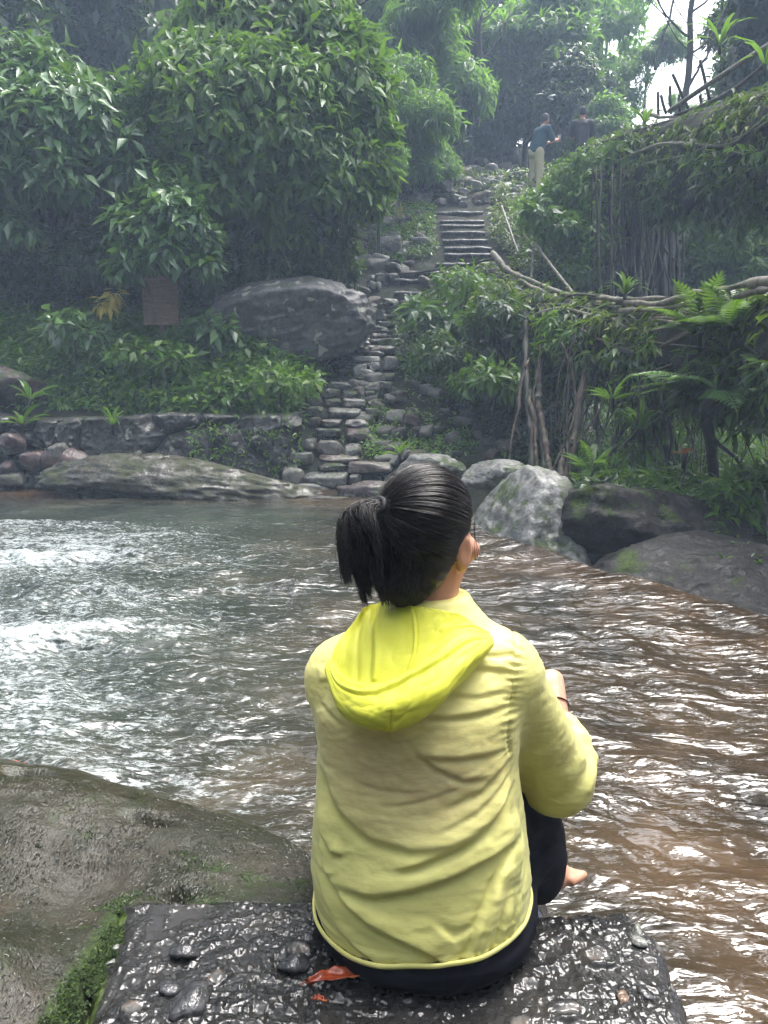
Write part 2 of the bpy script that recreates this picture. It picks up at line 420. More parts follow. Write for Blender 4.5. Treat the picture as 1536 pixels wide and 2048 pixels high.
# two standing waves that break over hidden stones
for (cx, cy_, rx, ry, hh, an) in ((-1.75, 3.55, .9, .16, .10, .28), (-2.2, 5.3, .7, .2, .05, .1), (-.9, 4.6, .5, .12, .05, .2), (-2.9, 6.6, .8, .2, .08, 0)):
    dx, dy = WX - cx, WY - cy_; q = (dx * math.cos(an) + dy * math.sin(an)) / rx; r_ = (-dx * math.sin(an) + dy * math.cos(an)) / ry
    e = np.exp(-q * q - r_ * r_); tz = tz + hh * e
    rough_l = np.clip(rough_l + .35 * e, 0, 1.3)
z = z * (1 - .2 * rough_l) + tz * rough_l * .75
calm = sstep(1.7, 1.1, WY) * .7 + sstep(7.6, 8.8, WY) * .75
z = z * (1 - np.clip(calm, 0, .8))
d = WX - lipx(WY)
z = z + .03 * np.exp(-(d / .35) ** 2) - 1.15 * sstep(-.05, .75, d) - .25 * sstep(.7, 2, d)
foamv = .08 + .52 * rough_l * (0.45 + .55 * sstep(-.35, .45, fbm(A * .9, B * 1.5, 0, 41, 4))) + 1.1 * np.clip(tz, 0, 1) * rough_l * (.35 + .9 * sstep(-.25, .35, fbm(A * 3, B * 5, 0, 45, 3)))
foamv = foamv + .10 * sstep(-.2, .5, fbm(A * .6, B * 2.2, 0, 43, 3)) * sstep(2.4, 0, np.abs(WX))
foamv = foamv + .65 * sstep(.35, .8, d) + .22 * np.exp(-((d + .02) / .06) ** 2)
foamv = np.where((WY < 1.9) & (WX > 0), foamv * .5, foamv)
deepv = np.clip(sstep(1.3, -1.6, WX) * sstep(8.7, 7.2, WY) + .25 * fbm(A * .7, B * 1.2, 0, 44, 2), 0, 1)
wv = part("river_water", np.stack([WX, WY, z], -1).reshape(-1, 3), grid_faces(len(wu), len(wy)), M_WATER, attrs={'foam': foamv, 'deep': deepv})
tag(wv, kind='structure')

# ================================================================== rocks
MR_DARK = mat_rock("wet_dark_rock", (.020, .019, .018), (.075, .072, .068), moss=.35, rough=(.18, .5))
MR_GORGE = mat_rock("gorge_rock", (.009, .0085, .008), (.034, .032, .031), moss=.25, rough=(.35, .7), vary=False, spec=.15)
MR_STEP = mat_rock("wet_step_stone", (.08, .08, .07), (.26, .26, .235), moss=.22, rough=(.2, .5), scale=1.6)
MR_PALE = mat_rock("pale_limestone", (.11, .11, .105), (.36, .36, .34), moss=.5, rough=(.25, .6), scale=1.3, vary=False)
MR_BIG = mat_rock("lichened_boulder", (.065, .064, .064), (.19, .185, .18), moss=.15, rough=(.3, .6), lichen=1.0, vary=False)
MR_MOSSY = mat_rock("mossy_river_rock", (.045, .042, .030), (.125, .118, .092), moss=.6, rough=(.15, .4), moss_col=(.030, .036, .010), vary=False)
MR_PINK = mat_rock("pinkish_rock", (.07, .048, .045), (.19, .135, .125), rough=(.25, .5), vary=False)

# big boulder beside the stairs
c = P(552, 668, 11.3)
V, F = rock_shape((1.13, .95, .57), 27, sub=6, planes=9, rough=.085, sharp=.45)
V = roty(V, math.radians(-11)); o = link("boulder", mesh_data("boulder", V, F, MR_BIG)); o.location = c
tag(o, "huge smooth grey boulder with pale lichen spots beside the stone stairs", "boulder")
# low mossy rock at the waterline
V, F = rock_shape((1.32, .55, .34), 31, sub=6, planes=8, rough=.10, sharp=.4)
V = roty(V, math.radians(5)); o = link("river_rock", mesh_data("river_rock", V, F, MR_MOSSY)); o.location = (-2.28, 8.75, .03)
tag(o, "long low olive green mossy rock lying at the far waterline", "rock")
# pale boulders
V, F = rock_shape((.54, .95, .56), 44, sub=6, planes=8, rough=.09, sharp=.45)
V = V + .022 * fbm(V[:, 0] * 4, V[:, 1] * 4, V[:, 2] * 4, 8, 4, True)[:, None] * norm(V)
o = link("pale_boulder", mesh_data("pale_boulder", V, F, MR_PALE)); o.location = (1.18, 6.55, -.16)
tag(o, "large pale grey craggy boulder with a mossy flank at the river's lip", "boulder")
rock("pale_boulder", P(1000, 958, 7.6), (.34, .32, .15), 45, MR_PALE, "smaller pale angular boulder behind the large pale one under the roots", "boulder", sub=5, rough=.12, rz=.4)
rock("pale_boulder", P(850, 945, 8.55), (.36, .3, .16), 46, MR_PALE, "flat pale boulder just above the woman's hair", "boulder", sub=5, rough=.12)
# dark rocks beyond the lip
V, F = rock_shape((1.25, .85, .62), 52, sub=6, planes=9, rough=.14, sharp=.6)
o = link("dark_rock", mesh_data("dark_rock", V, F, MR_GORGE)); o.location = P(1275, 1110, 6.35)
tag(o, "big dark wet rock with a pale streaked patch below the hanging roots", "rock")
V, F = rock_shape((.90, .65, .34), 53, sub=6, planes=8, rough=.08, sharp=.45)
o = link("dark_rock", mesh_data("dark_rock", V, F, MR_GORGE)); o.location = P(1500, 1190, 5.2)
tag(o, "rounded dark brown rock with leafy sprigs beside the cascade", "rock")
rock("dark_rock", P(1130, 1085, 6.6), (.42, .45, .42), 54, MR_GORGE, "dark rock wedged against the flank of the pale boulder", "rock", sub=5, rough=.12)
rock("dark_rock", P(1420, 1060, 7.0), (.9, .7, .35), 55, MR_GORGE, "dark shelf of rock under the red flowered plant", "rock", sub=5, rough=.12)
rock("dark_rock", P(15, 775, 9.9), (.42, .4, .32), 56, MR_DARK, "dark rounded boulder at the end of the retaining wall", "rock", sub=5)
# dark wet ledge under the foot of the stairs
rock("wet_ledge", P(670, 1010, 8.45), (.5, .22, .10), 57, MR_DARK, "wet glistening ledge at the foot of the stairs in the water", "rock", sub=5, rough=.2)
rock("wet_ledge", P(745, 1000, 8.5), (.42, .25, .16), 58, MR_DARK, "dark ledge between the stairs and the woman's ponytail", "rock", sub=5, rough=.2)

# ================================================================== retaining wall
nu, nv = 620, 120
x = np.linspace(-7.4, -.98, nu); v = np.linspace(0, 1, nv); X, T = np.meshgrid(x, v, indexing='ij')
top = .80 + .05 * vnoise(x * 1.2, 0, 0, 3) + .12 * sstep(-4.2, -6, x)
Z = -.25 + (top[:, None] + .25) * T
lf = sstep(-3.5, -4.3, X)
a1, a2, cid = voronoi2(X * 3.0 + .25 * fbm(X * 3, Z * 3, 0, 9, 3), Z * 4.0, 4)
b1, b2, cid2 = voronoi2(X * 1.35 + .3 * fbm(X * 2, Z * 2, 0, 8, 3), Z * 1.3 + 7, 14)
st = np.minimum(1, (a2 - a1) * 3.2) ** .5 * .15 + (cid - .5) * .10
sr = np.minimum(1, (b2 - b1) * 4.5) ** .5 * .16 + (cid2 - .5) * .10
dd = st * lf + sr * (1 - lf) + .05 * fbm(X * 5, Z * 5, 0, 10, 5, True) + .015 * fbm(X * 25, Z * 25, 0, 13, 3)
Y = 9.40 + .06 * X * 0 - dd - .22 * (1 - T) * (1 - lf) * 0 - .14 * (1 - T)
Yt = np.concatenate([Y, Y[:, -1:] + .12, Y[:, -1:] + .6], 1); Zt = np.concatenate([Z, Z[:, -1:] + .03, Z[:, -1:] + .02], 1); Xt = np.concatenate([X, X[:, -1:], X[:, -1:]], 1)
o = part("retaining_wall", np.stack([Xt, Yt, Zt], -1).reshape(-1, 3), grid_faces(nu, nv + 2),
         mat_rock("wall_rock", (.024, .022, .020), (.095, .090, .082), moss=.22, rough=(.25, .6), scale=1.4, lichen=.6, vary=False))
tag(o, "low rough retaining wall of dark rubble and rock above the river", "wall")

# loose stones under the wall
loose = [  # px box, tone, label
    (88, 895, 182, 952, MR_PINK, "reddish upright stone under the rubble wall"),
    (92, 915, 160, 950, MR_STEP, "light grey stone beside the reddish one under the wall"),
    (0, 920, 32, 950, MR_PINK, "small pinkish stone at the far end of the wall's foot"),
    (0, 945, 52, 975, MR_DARK, "flat dark stone in the water below the pinkish one"),
    (75, 948, 160, 976, MR_DARK, "long dark slab of stone lying at the waterline"),
    (45, 900, 90, 945, MR_PINK, "brownish blocky stone at the foot of the wall"),
    (100, 885, 138, 915, MR_STEP, "small rounded grey stone resting above the reddish stone"),
    (150, 950, 190, 975, MR_DARK, "small black wet stone next to the mossy river rock"),
    (0, 865, 50, 900, MR_PINK, "pale pink stone set in the rubble at the wall's end"),
    (290, 935, 345, 965, MR_DARK, "dark stone lodged on the back of the mossy river rock"),
    (565, 930, 610, 985, MR_STEP, "mossy squared stone beside the lowest steps"),
    (505, 965, 560, 990, MR_DARK, "dark stone between the mossy river rock and the stairs"),
]
for i, (x0, y0, x1, y1, m, lab) in enumerate(loose):
    Yd = 9.02 if y0 < 940 else 8.85
    cx, cy_ = (x0 + x1) / 2, (y0 + y1) / 2; k = Yd / FPX
    rock("loose_stone", P(cx, cy_, Yd), ((x1 - x0) / 2 * k * 1.08, .16, (y1 - y0) / 2 * k * 1.15), 100 + i, m, lab, "stone", "loose stones along the waterline", sub=4, rough=.1, boxy=.5, rz=.2 * math.sin(i * 3))

# ================================================================== stairs
stairs = empty("stone_stairs", tuple(P(668, 960, 8.9)), "long worn flight of wet stone steps climbing the slope", "stairs")
stones = [  # crop px boxes, brightness
    (265,1090,440,1135,1),(240,1130,345,1185,0),(350,1140,465,1185,0),(250,1185,350,1225,0),(350,1185,490,1235,2),(265,1235,475,1295,1),
    (230,1300,360,1345,2),(365,1300,510,1350,2),(195,1350,360,1410,0),(365,1355,520,1420,0),(120,1415,210,1480,1),(215,1425,365,1500,1),
    (365,1445,470,1520,1),(210,1505,465,1545,1),(210,1545,380,1592,0),(60,1480,200,1570,1),(375,1535,660,1620,1),(120,1600,400,1690,1),
    (0,1660,380,1745,1),(410,990,505,1055,1),(510,980,575,1030,2),(590,945,680,1020,1),(480,1040,575,1080,1),(400,1065,480,1100,0),
    (400,940,580,985,1),(515,885,660,930,1),(440,890,510,930,0),(420,840,520,880,1),(525,845,660,880,0),(560,800,670,840,0),(510,770,590,800,0),
    (600,750,680,780,0),(590,700,740,725,0),(640,665,760,700,0),(680,625,800,660,0),(580,620,680,670,1),(540,690,600,750,0),
    (470,1095,570,1140,1),(470,1140,540,1185,0),(575,1040,660,1085,0),(560,1085,650,1130,0),(500,1185,570,1230,0),(480,1235,580,1300,0),
    (140,1170,240,1230,0),(150,1225,260,1290,0),(170,1290,230,1340,0),(400,1610,470,1680,1),(20,1560,110,1650,0)]
MR_B = [MR_DARK, MR_STEP, mat_rock("pale_step_stone", (.22, .22, .21), (.46, .46, .44), moss=.08, rough=(.15, .4), scale=1.6)]
for i, (a, b_, c_, d_, br) in enumerate(stones):
    x0, y0, x1, y1 = 560 + a / 2.844, 380 + b_ / 2.844, 560 + c_ / 2.844, 380 + d_ / 2.844
    q = hit((x0 + x1) / 2, y1, 8.2); Yd = q[1]; k = Yd / FPX / 1.0
    hx, hz = (x1 - x0) / 2 * k * 1.04, max(.05, (y1 - y0) / 2 * k * 1.12)
    c = P((x0 + x1) / 2, (y0 + y1) / 2, Yd + .02)
    o = rock("step", Vector(c), (hx, .20, hz * (1 + .12 * math.sin(i * 7))), 200 + i, MR_B[br], parent=stairs, sub=4, rough=.13, sharp=1.0, boxy=.8, planes=8, rz=.14 * math.sin(i * 5))
for i, py_ in enumerate(range(612, 745, 12)):
    xc = np.interp(py_, [610, 740], [758, 718]) + 5 * math.sin(i * 2.7); w_ = 34 + 8 * math.sin(i * 1.9)
    for sgn in (-1, 1):
        q = hit(xc + sgn * w_ * .5, py_ + 5, 8.5); k = q[1] / FPX
        rock("step", Vector(P(xc + sgn * w_ * .5, py_, q[1] + .06)), (w_ * .52 * k, .2, 6.5 * k * (1 + .3 * math.sin(i * 3 + sgn))), 260 + i * 2 + sgn, MR_B[(i * 2 + sgn) % 3 if i % 3 else 1], parent=stairs, sub=4, rough=.14, sharp=1.0, boxy=.7, planes=8, rz=.2 * math.sin(i * 5))
# narrow upper flight: concrete-like dressed steps
M_SLAB = mat_rock("dark_step_slab", (.05, .05, .05), (.13, .13, .125), moss=.06, rough=(.12, .4), scale=2, vary=False)
def step_block(x0, x1, ytop, ybot, yd, dep, seed):
    """a dressed step between two pixel columns, top and bottom pixel rows at depth yd"""
    A, B = P(x0, ytop, yd), P(x1, ytop, yd); zb = P(x0, ybot, yd)[2] - .05
    n = 40; u = np.linspace(0, 1, n); X = A[0] + (B[0] - A[0]) * u
    e = .025 * fbm(X * 5, seed, 0, seed, 3); zt = A[2] + .018 * fbm(X * 4, seed + 3, 0, seed, 3)
    prof = [(.03, zb - .1), (.03, 0), (0, -.045), (.012, -.012), (.035, 0), (dep, .01), (dep, -.3)]
    rows = []
    for j, (dy, dz) in enumerate(prof):
        zz = np.full(n, zb) if j == 0 else (zt + dz if j > 1 else zt - .06)
        rows.append(np.stack([X, yd + dy + e, zz], 1))
    V = np.stack(rows, 1).reshape(-1, 3)
    return V, grid_faces(n, len(prof))[:, ::-1]
up = [(872, 966, 422, 439, 17.3), (880, 968, 439, 449, 17.0), (880, 969, 449, 462, 16.65), (884, 970, 462, 477, 16.3), (886, 975, 477, 493, 15.9), (890, 982, 493, 506, 15.55), (890, 990, 506, 522, 15.2),
      (873, 990, 524, 537, 14.8), (800, 900, 542, 556, 14.4), (765, 890, 557, 582, 13.9), (790, 850, 583, 602, 13.5)]
for i, (x0, x1, yt, yb_, yd) in enumerate(up):
    yd = hit((x0 + x1) / 2, yt, 9)[1] - .30; V, F = step_block(x0, x1, yt, yb_, yd, .7, 300 + i); part("step", V, F, M_SLAB, stairs)

# rubble between and above: stones one can tell apart
rub = [  # px, py, w, h (px), label
    (968, 285, 66, 44, MR_BIG, "large pale brown boulder at the top of the stairs"), (1018, 318, 60, 36, MR_DARK, "dark boulder behind the man in the teal shirt"),
    (878, 377, 70, 30, MR_DARK, "flat dark slab above the upper steps"), (778, 498, 60, 46, MR_BIG, "rounded grey boulder halfway up, left of the steps"),
    (765, 450, 44, 30, MR_BIG, "grey boulder under the dry grass tuft"), (710, 545, 26, 20, MR_STEP, "pale stone on the side path up the slope"),
    (1012, 378, 40, 24, MR_STEP, "pale stone by the standing man's feet"), (900, 352, 36, 18, MR_STEP, None), (930, 345, 30, 20, MR_STEP, None), (955, 330, 40, 22, MR_DARK, None),
    (985, 345, 34, 26, MR_DARK, None), (940, 370, 34, 20, MR_DARK, None), (965, 395, 44, 18, MR_STEP, None), (915, 398, 36, 14, MR_STEP, None), (1000, 400, 40, 18, MR_DARK, None),
    (888, 330, 30, 20, MR_DARK, None), (925, 315, 36, 18, MR_STEP, None), (880, 405, 30, 16, MR_STEP, None), (850, 395, 30, 18, MR_DARK, None), (1030, 355, 34, 24, MR_DARK, None),
    (705, 520, 34, 22, MR_DARK, None), (698, 500, 36, 20, MR_DARK, None), (708, 460, 24, 14, MR_STEP, None), (700, 575, 34, 18, MR_STEP, None), (722, 600, 26, 22, MR_STEP, None),
    (742, 560, 24, 18, MR_DARK, None), (755, 575, 24, 20, MR_STEP, None), (735, 640, 30, 26, MR_DARK, None), (790, 545, 24, 16, MR_STEP, None), (782, 560, 34, 22, MR_DARK, None),
    (690, 480, 28, 16, MR_DARK, None), (812, 440, 30, 18, MR_DARK, None), (838, 425, 26, 16, MR_STEP, None), (690, 540, 20, 16, MR_DARK, None)]
for i, (px_, py_, w_, h_, m, lab) in enumerate(rub):
    q = hit(px_, py_ + h_ * .3, 9.5); k = q[1] / FPX
    rock("rubble_stone", P(px_, py_, q[1]), (w_ / 2 * k, w_ / 2 * k * .8, h_ / 2 * k * 1.1), 400 + i, m, lab or "grey stone in the rubble beside and above the steps", "stone", "rubble stones up the slope", sub=4 if w_ < 50 else 5, rough=.1, boxy=.3, rz=i)
R = rng(17); spots = []
for poly, n in (([(690, 400), (860, 400), (870, 520), (780, 600), (700, 610), (680, 500)], 46), ([(840, 340), (1050, 330), (1050, 410), (870, 415)], 60), ([(900, 290), (1050, 300), (1060, 350), (860, 345)], 24)):
    p = np.array(poly)
    for _ in range(n):
        a, b = R.uniform(p[:, 0].min(), p[:, 0].max()), R.uniform(p[:, 1].min(), p[:, 1].max()); spots.append((a, b, ("grey stone in the rubble slope left of the upper steps", "flat grey stone in the rubble just above the upper steps", "grey stone lying between the hill top boulders")[(n == 60) + 2 * (n == 24)]))
rshape = [mesh_data("rubble_stone", *rock_shape((1, .85, .62), 460 + i, sub=4, rough=.1, boxy=.3), m) for i, m in enumerate([MR_DARK, MR_STEP, MR_DARK, MR_STEP])]
for i, (a, b, lab) in enumerate(spots):
    q = hit(a, b, 9.5); s = R.uniform(.10, .24)
    o = link("rubble_stone", rshape[i % 4]); o.location = (q[0], q[1], q[2] + s * .15); o.scale = (s, s, s); o.rotation_euler = (R.uniform(-.25, .25), R.uniform(-.25, .25), R.uniform(0, 6))
    tag(o, lab, "stone", "rubble stones up the slope")
# dry-stone slope right of the lower steps
R = rng(5)
shapes = [mesh_data("slope_stone", *(lambda a: (a[0], a[1]))(rock_shape((1, .8, .72), 500 + i, sub=4, rough=.1, boxy=.4)), m) for i, m in enumerate([MR_DARK, MR_STEP, MR_DARK, MR_STEP])]
for i in range(95):
    px_ = R.uniform(715, 1040); py_ = R.uniform(745, 925)
    if px_ < 745 and py_ > 880: continue
    q = hit(px_, py_, 7.9, 14); s = R.uniform(.07, .17)
    o = link("slope_stone", shapes[i % 4]); o.location = (q[0], q[1], q[2] + s * .2); o.scale = (s * R.uniform(.9, 1.5), s, s * R.uniform(.7, 1)); o.rotation_euler = (R.uniform(-.2, .2), R.uniform(-.2, .2), R.uniform(0, 6))
    tag(o, "mossy dark stone in the dry-stone slope between the steps and the roots", "stone", "stones of the dry-stone slope")

# ================================================================== near boulder and slab
def near_boulder():
    n = 420; x = np.linspace(-2.6, .25, n); y = np.linspace(.2, 2.5, n); X, Y = np.meshgrid(x, y, indexing='ij')
    # far rim traced in plan: x -> y where the rock dips under the water
    rim = np.interp(X, [-2.6, -1.6, -1.1, -.67, -.38, -.24, -.10, .0, .25], [2.2, 2.22, 2.16, 2.10, 2.02, 1.93, 1.78, 1.66, 1.2]) + .02 * vnoise(X * 4, 0, 0, 3)
    d = rim - Y
    z = -.12 + (.40 * sstep(-.25, -1.2, X) * 0 + .40) * (1 - np.exp(-np.clip(d, -.4, 3) / .17))
    z = np.where(d < 0, -.12 + d * 1.2, z)
    z = z + .10 * np.exp(-(((X + .95) / .5) ** 2 + ((Y - 1.75) / .28) ** 2)) + .07 * np.exp(-(((X + 1.15) / .38) ** 2 + ((Y - 2.02) / .20) ** 2)) + .055 * np.exp(-(((X + .67) / .09) ** 2 + ((Y - 1.14) / .13) ** 2)) - .05 * np.exp(-(((X + .62) / .10) ** 2 + ((Y - 1.43) / .16) ** 2))
    z = z - .055 * np.exp(-(((X + 1.05) / .28) ** 2 + ((Y - 1.35) / .10) ** 2)) + .05 * np.exp(-(((X + .95) / .26) ** 2 + ((Y - 1.08) / .14) ** 2))
    z = z - .035 * np.exp(-(((X + .55) / .05) ** 2 + ((Y - 1.66) / .022) ** 2)) - .04 * np.exp(-(((X + .42) / .04) ** 2 + ((Y - 1.40) / .02) ** 2)) - .05 * np.exp(-(((X + .90) / .07) ** 2 + ((Y - 1.80) / .03) ** 2))
    z = z - .26 * sstep(-.52, -.46, X) * sstep(1.37, 1.335, Y)
    z = z - .16 * sstep(1.1, .55, Y) * sstep(-.2, -1.2, X) - .35 * sstep(.75, .25, Y)
    z = z + .030 * fbm(X * 2.2, Y * 2.6, 0, 61, 4) + .006 * fbm(X * 14, Y * 20, 0, 62, 4, True)
    V = np.stack([X, Y, z], -1).reshape(-1, 3)
    return V, grid_faces(n, n)
t = NT("algae_rock"); o = t.obj(); sep = t.n('ShaderNodeSeparateXYZ', Vector=o)
n1 = t.noise(o, 2.6, 7, .6, .4); n2 = t.noise(t.scalev(o, 1, 1.3, 1), 60, 6, .75, .5); n4 = t.noise(o, 7, 6, .65)
col = t.ramp(n1, [(.30, (.014, .010, .005)), (.46, (.011, .013, .004)), (.58, (.032, .027, .018)), (.74, (.085, .074, .063))])
wetb = t.mr(t.math('SUBTRACT', sep.outputs['Y'], t.math('MULTIPLY', sep.outputs['X'], .25)), 1.72, 2.02)
col = t.mix(t.math('MULTIPLY', wetb, .8), col, t.ramp(n4, [(.3, (.010, .011, .003)), (.7, (.032, .026, .008))]))
col = t.mix(t.mr(n4, .55, .72, 0, .55), col, (.05, .030, .016))
mo = t.mr(t.noise(o, 4.5, 6, .7), .54, .64); mo = t.math('MULTIPLY', mo, t.mr(sep.outputs['X'], -1.1, -.6)); strip = t.math('MULTIPLY', t.mr(t.math('ABSOLUTE', t.math('ADD', sep.outputs['X'], t.math('ADD', .485, t.math('MULTIPLY', n1, .07)))), .030, .012), t.mr(sep.outputs['Y'], 1.42, 1.34)); mo = t.math('MAXIMUM', mo, strip)
mcol = t.ramp(t.noise(o, 150, 3), [(.35, (.005, .009, .002)), (.7, (.035, .065, .008))])
col = t.mix(t.mr(t.noise(o, 75, 3, .6), .52, .66, 0, .55), col, (.012, .013, .006)); col = t.mix(mo, col, mcol)
n3 = t.noise(o, 170, 4, .7)
rg = t.mix(mo, t.mr(n4, .3, .7, .32, .70), (.8, .8, .8))
hh = t.math('ADD', t.math('MULTIPLY', t.noise(t.scalev(o, 1, 1.3, 1), 13, 2, .4, .3), .32), t.math('MULTIPLY', t.noise(t.scalev(o, 1.6, 1, 1), 110, 3, .6), .50))
rg = t.mix(t.math('MULTIPLY', wetb, .9), rg, (.16, .16, .16))
b = t.bsdf(Base_Color=col, Roughness=rg, Normal=t.bump(hh, .9, .0075), Specular_IOR_Level=.36)
V, F = near_boulder(); BO_V = V
o = part("near_boulder", V, F, t.done(b.outputs[0])); tag(o, "broad wet boulder with olive algae and moss beside the seated woman", "boulder")
def boulder_z(x, y):
    k = np.argmin((BO_V[:, 0] - x) ** 2 + (BO_V[:, 1] - y) ** 2); return BO_V[k, 2]

SLAB_Z = .28
t = NT("wet_conglomerate"); o = t.obj(); peb = t.attr("pebble"); 
n1 = t.noise(o, 9, 8, .7); n2 = t.noise(o, 90, 5, .7)
col = t.ramp(n1, [(.3, (.010, .010, .010)), (.6, (.030, .029, .028)), (.8, (.055, .045, .035))])
col = t.mix(t.mr(peb, .8, .95, 0, .7), col, t.ramp(t.noise(o, 25, 1), [(.35, (.05, .05, .055)), (.6, (.16, .15, .14)), (.8, (.14, .07, .04))]))
edge = t.attr("mossy"); em = t.mr(t.math('ADD', edge, t.math('MULTIPLY', n1, .8)), .95, 1.1)
col = t.mix(em, col, t.ramp(t.noise(o, 160, 3), [(.35, (.010, .018, .003)), (.7, (.09, .15, .015))]))
rg = t.mix(em, t.mr(n1, .35, .65, .07, .22), (.8, .8, .8))
b = t.bsdf(Base_Color=col, Roughness=rg, Specular_IOR_Level=.36, Normal=t.bump(t.math('MULTIPLY', t.mr(t.noise(o, 5, 3, .6), .4, .62, .35, 1.1), t.math('ADD', t.noise(o, 24, 2, .5, 1.0), t.math('MULTIPLY', t.noise(o, 80, 1, .4, .5), .22))), 1.0, .0060))
M_CONG = t.done(b.outputs[0])
def slab():
    nx, ny = 560, 460
    u = np.linspace(0, 1, nx); v = np.linspace(0, 1, ny); U, W = np.meshgrid(u, v, indexing='ij')
    ys = .35 + (1.36 - .35) * W
    xl_ = np.interp(ys, [.35, .88, 1.05, 1.36], [-.62, -.50, -.49, -.52]) + .012 * vnoise(ys * 14, 0, 0, 8) + .006 * vnoise(ys * 45, 0, 0, 8); xr_ = np.interp(ys, [.35, 1.0, 1.30, 1.36], [.53, .515, .505, .47])
    X = xl_ + (xr_ - xl_) * U; Y = ys + 0 * U
    a1, a2, cid = voronoi2(X * 16 + .3 * vnoise(X * 9, Y * 9, 0, 2), Y * 19, 71)
    pb = np.clip(1 - (a1 / (.25 + .30 * cid)) ** 2, 0, 1) * (cid > .86)
    b1, b2, cb = voronoi2(X * 46, Y * 50, 73); pb2 = np.clip(1 - (b1 / .42) ** 2, 0, 1) * (cb > .5)
    z = SLAB_Z + .007 * fbm(X * 7, Y * 7, 0, 72, 4) + .0065 * fbm(X * 28, Y * 33, 0, 74, 4, True) + .007 * np.sqrt(pb) * cid + .0022 * np.sqrt(pb2)
    pud = sstep(.05, .35, fbm(X * 5.5, Y * 5.5, 0, 75, 3)); lvl = SLAB_Z - .001
    z = np.where(pud > .3, np.maximum(z, lvl + .0006 * vnoise(X * 30, Y * 30, 0, 1)), z)     # standing water fills the hollows
    ed = np.minimum(np.minimum(U * (xr_ - xl_), (1 - U) * (xr_ - xl_)), np.where(X < -.1, 1.0, 1.36 - ys)) + .012 * vnoise(X * 22, Y * 22, 0, 5)
    z = z - .05 * np.exp(-np.clip(ed, 0, 1) / .016)
    # under the seat the stone is worn flat
    X = X + .006 * vnoise(X * 12, Y * 12, 0, 6) * 1.0
    z = z - .012 * np.exp(-(((X - .08) / .2) ** 2 + ((Y - 1.2) / .16) ** 2) ** 2)
    mossy = np.exp(-np.clip(U * (xr_ - xl_) - .0, 0, 1) / .045)
    V = np.stack([X, Y, z], -1).reshape(-1, 3); parts = [(V, grid_faces(nx, ny))]
    top = np.arange(nx * ny).reshape(nx, ny)
    loop = np.concatenate([top[:, 0], top[-1, 1:], top[::-1, -1][1:], top[0, ::-1][1:-1]])
    S = V[loop].copy(); S2 = S.copy(); S2[:, 2] = -.35; n = len(loop)
    mid = S.copy(); mid[:, 2] = .12; mid[:, :2] += (.012 * vnoise(S[:, 0] * 20, S[:, 1] * 20, 0, 9))[:, None]
    VV = np.concatenate([V, mid, S2]); k = np.arange(n); k2 = (k + 1) % n; o1 = len(V); o2 = o1 + n
    F = [grid_faces(nx, ny), np.stack([loop[k2], loop[k], o1 + k, o1 + k2], 1), np.stack([o1 + k2, o1 + k, o2 + k, o2 + k2], 1)]
    pbv = np.concatenate([np.sqrt(pb).ravel(), np.zeros(2 * n)]); mv = np.concatenate([mossy.ravel(), np.zeros(2 * n)])
    return VV, F, pbv, mv
V, F, pbv, mv = slab()
o = part("stone_slab", V, F, M_CONG, attrs={'pebble': pbv, 'mossy': mv}); tag(o, "wet black pebbly stone slab the woman sits on", "slab")
# a lower ledge under her feet, just awash
V, F = rock_shape((.22, .20, .12), 83, sub=5, planes=8, rough=.1, boxy=.6)
o = link("foot_ledge", mesh_data("foot_ledge", V, F, M_CONG)); o.location = (.20, 1.55, .0); tag(o, "low wet ledge in front of the slab under the woman's feet", "rock")
MP = [mat_rock("wet_pebble", (.03, .03, .033), (.09, .09, .095), rough=(.06, .2), scale=6, vary=False), mat_rock("brown_pebble", (.12, .075, .05), (.25, .17, .12), rough=(.08, .25), scale=6, vary=False), mat_rock("white_pebble", (.16, .165, .15), (.30, .30, .28), rough=(.15, .4), scale=6, vary=False)]
pebs = [(375, 1905, .020, 0, "dark blue grey pebble in the middle of the slab"), (385, 2000, .034, 0, "largest flat dark pebble in a puddle on the slab"),
        (335, 1975, .014, 0, "thin dark pebble above the puddle"), (222, 1925, .006, 2, "tiny white pebble on the slab's mossy edge"),
        (232, 1895, .006, 2, "pale oval pebble by the mossy edge of the slab"), (590, 1930, .022, 0, "black rounded pebble close to the orange leaf"), (1275, 1862, .012, 2, "white pebble on the slab's far corner"),
        (1280, 1882, .012, 2, "second white pebble on the slab's far corner"), (1245, 1995, .010, 1, "brown sliver of stone near the slab's edge"), (1290, 1990, .009, 0, "small round dark pebble by the slab's edge")]
for i, (px_, py_, s, m, lab) in enumerate(pebs):
    zz = SLAB_Z + .006 if px_ < 1390 else .015
    rock("pebble", PZ(px_, py_, zz), (s * 1.3, s * .85, s * .55), 600 + i, MP[m], lab, "pebble", "pebbles on the slab", sub=3, rough=.05, sharp=.5, rz=i * 1.3)
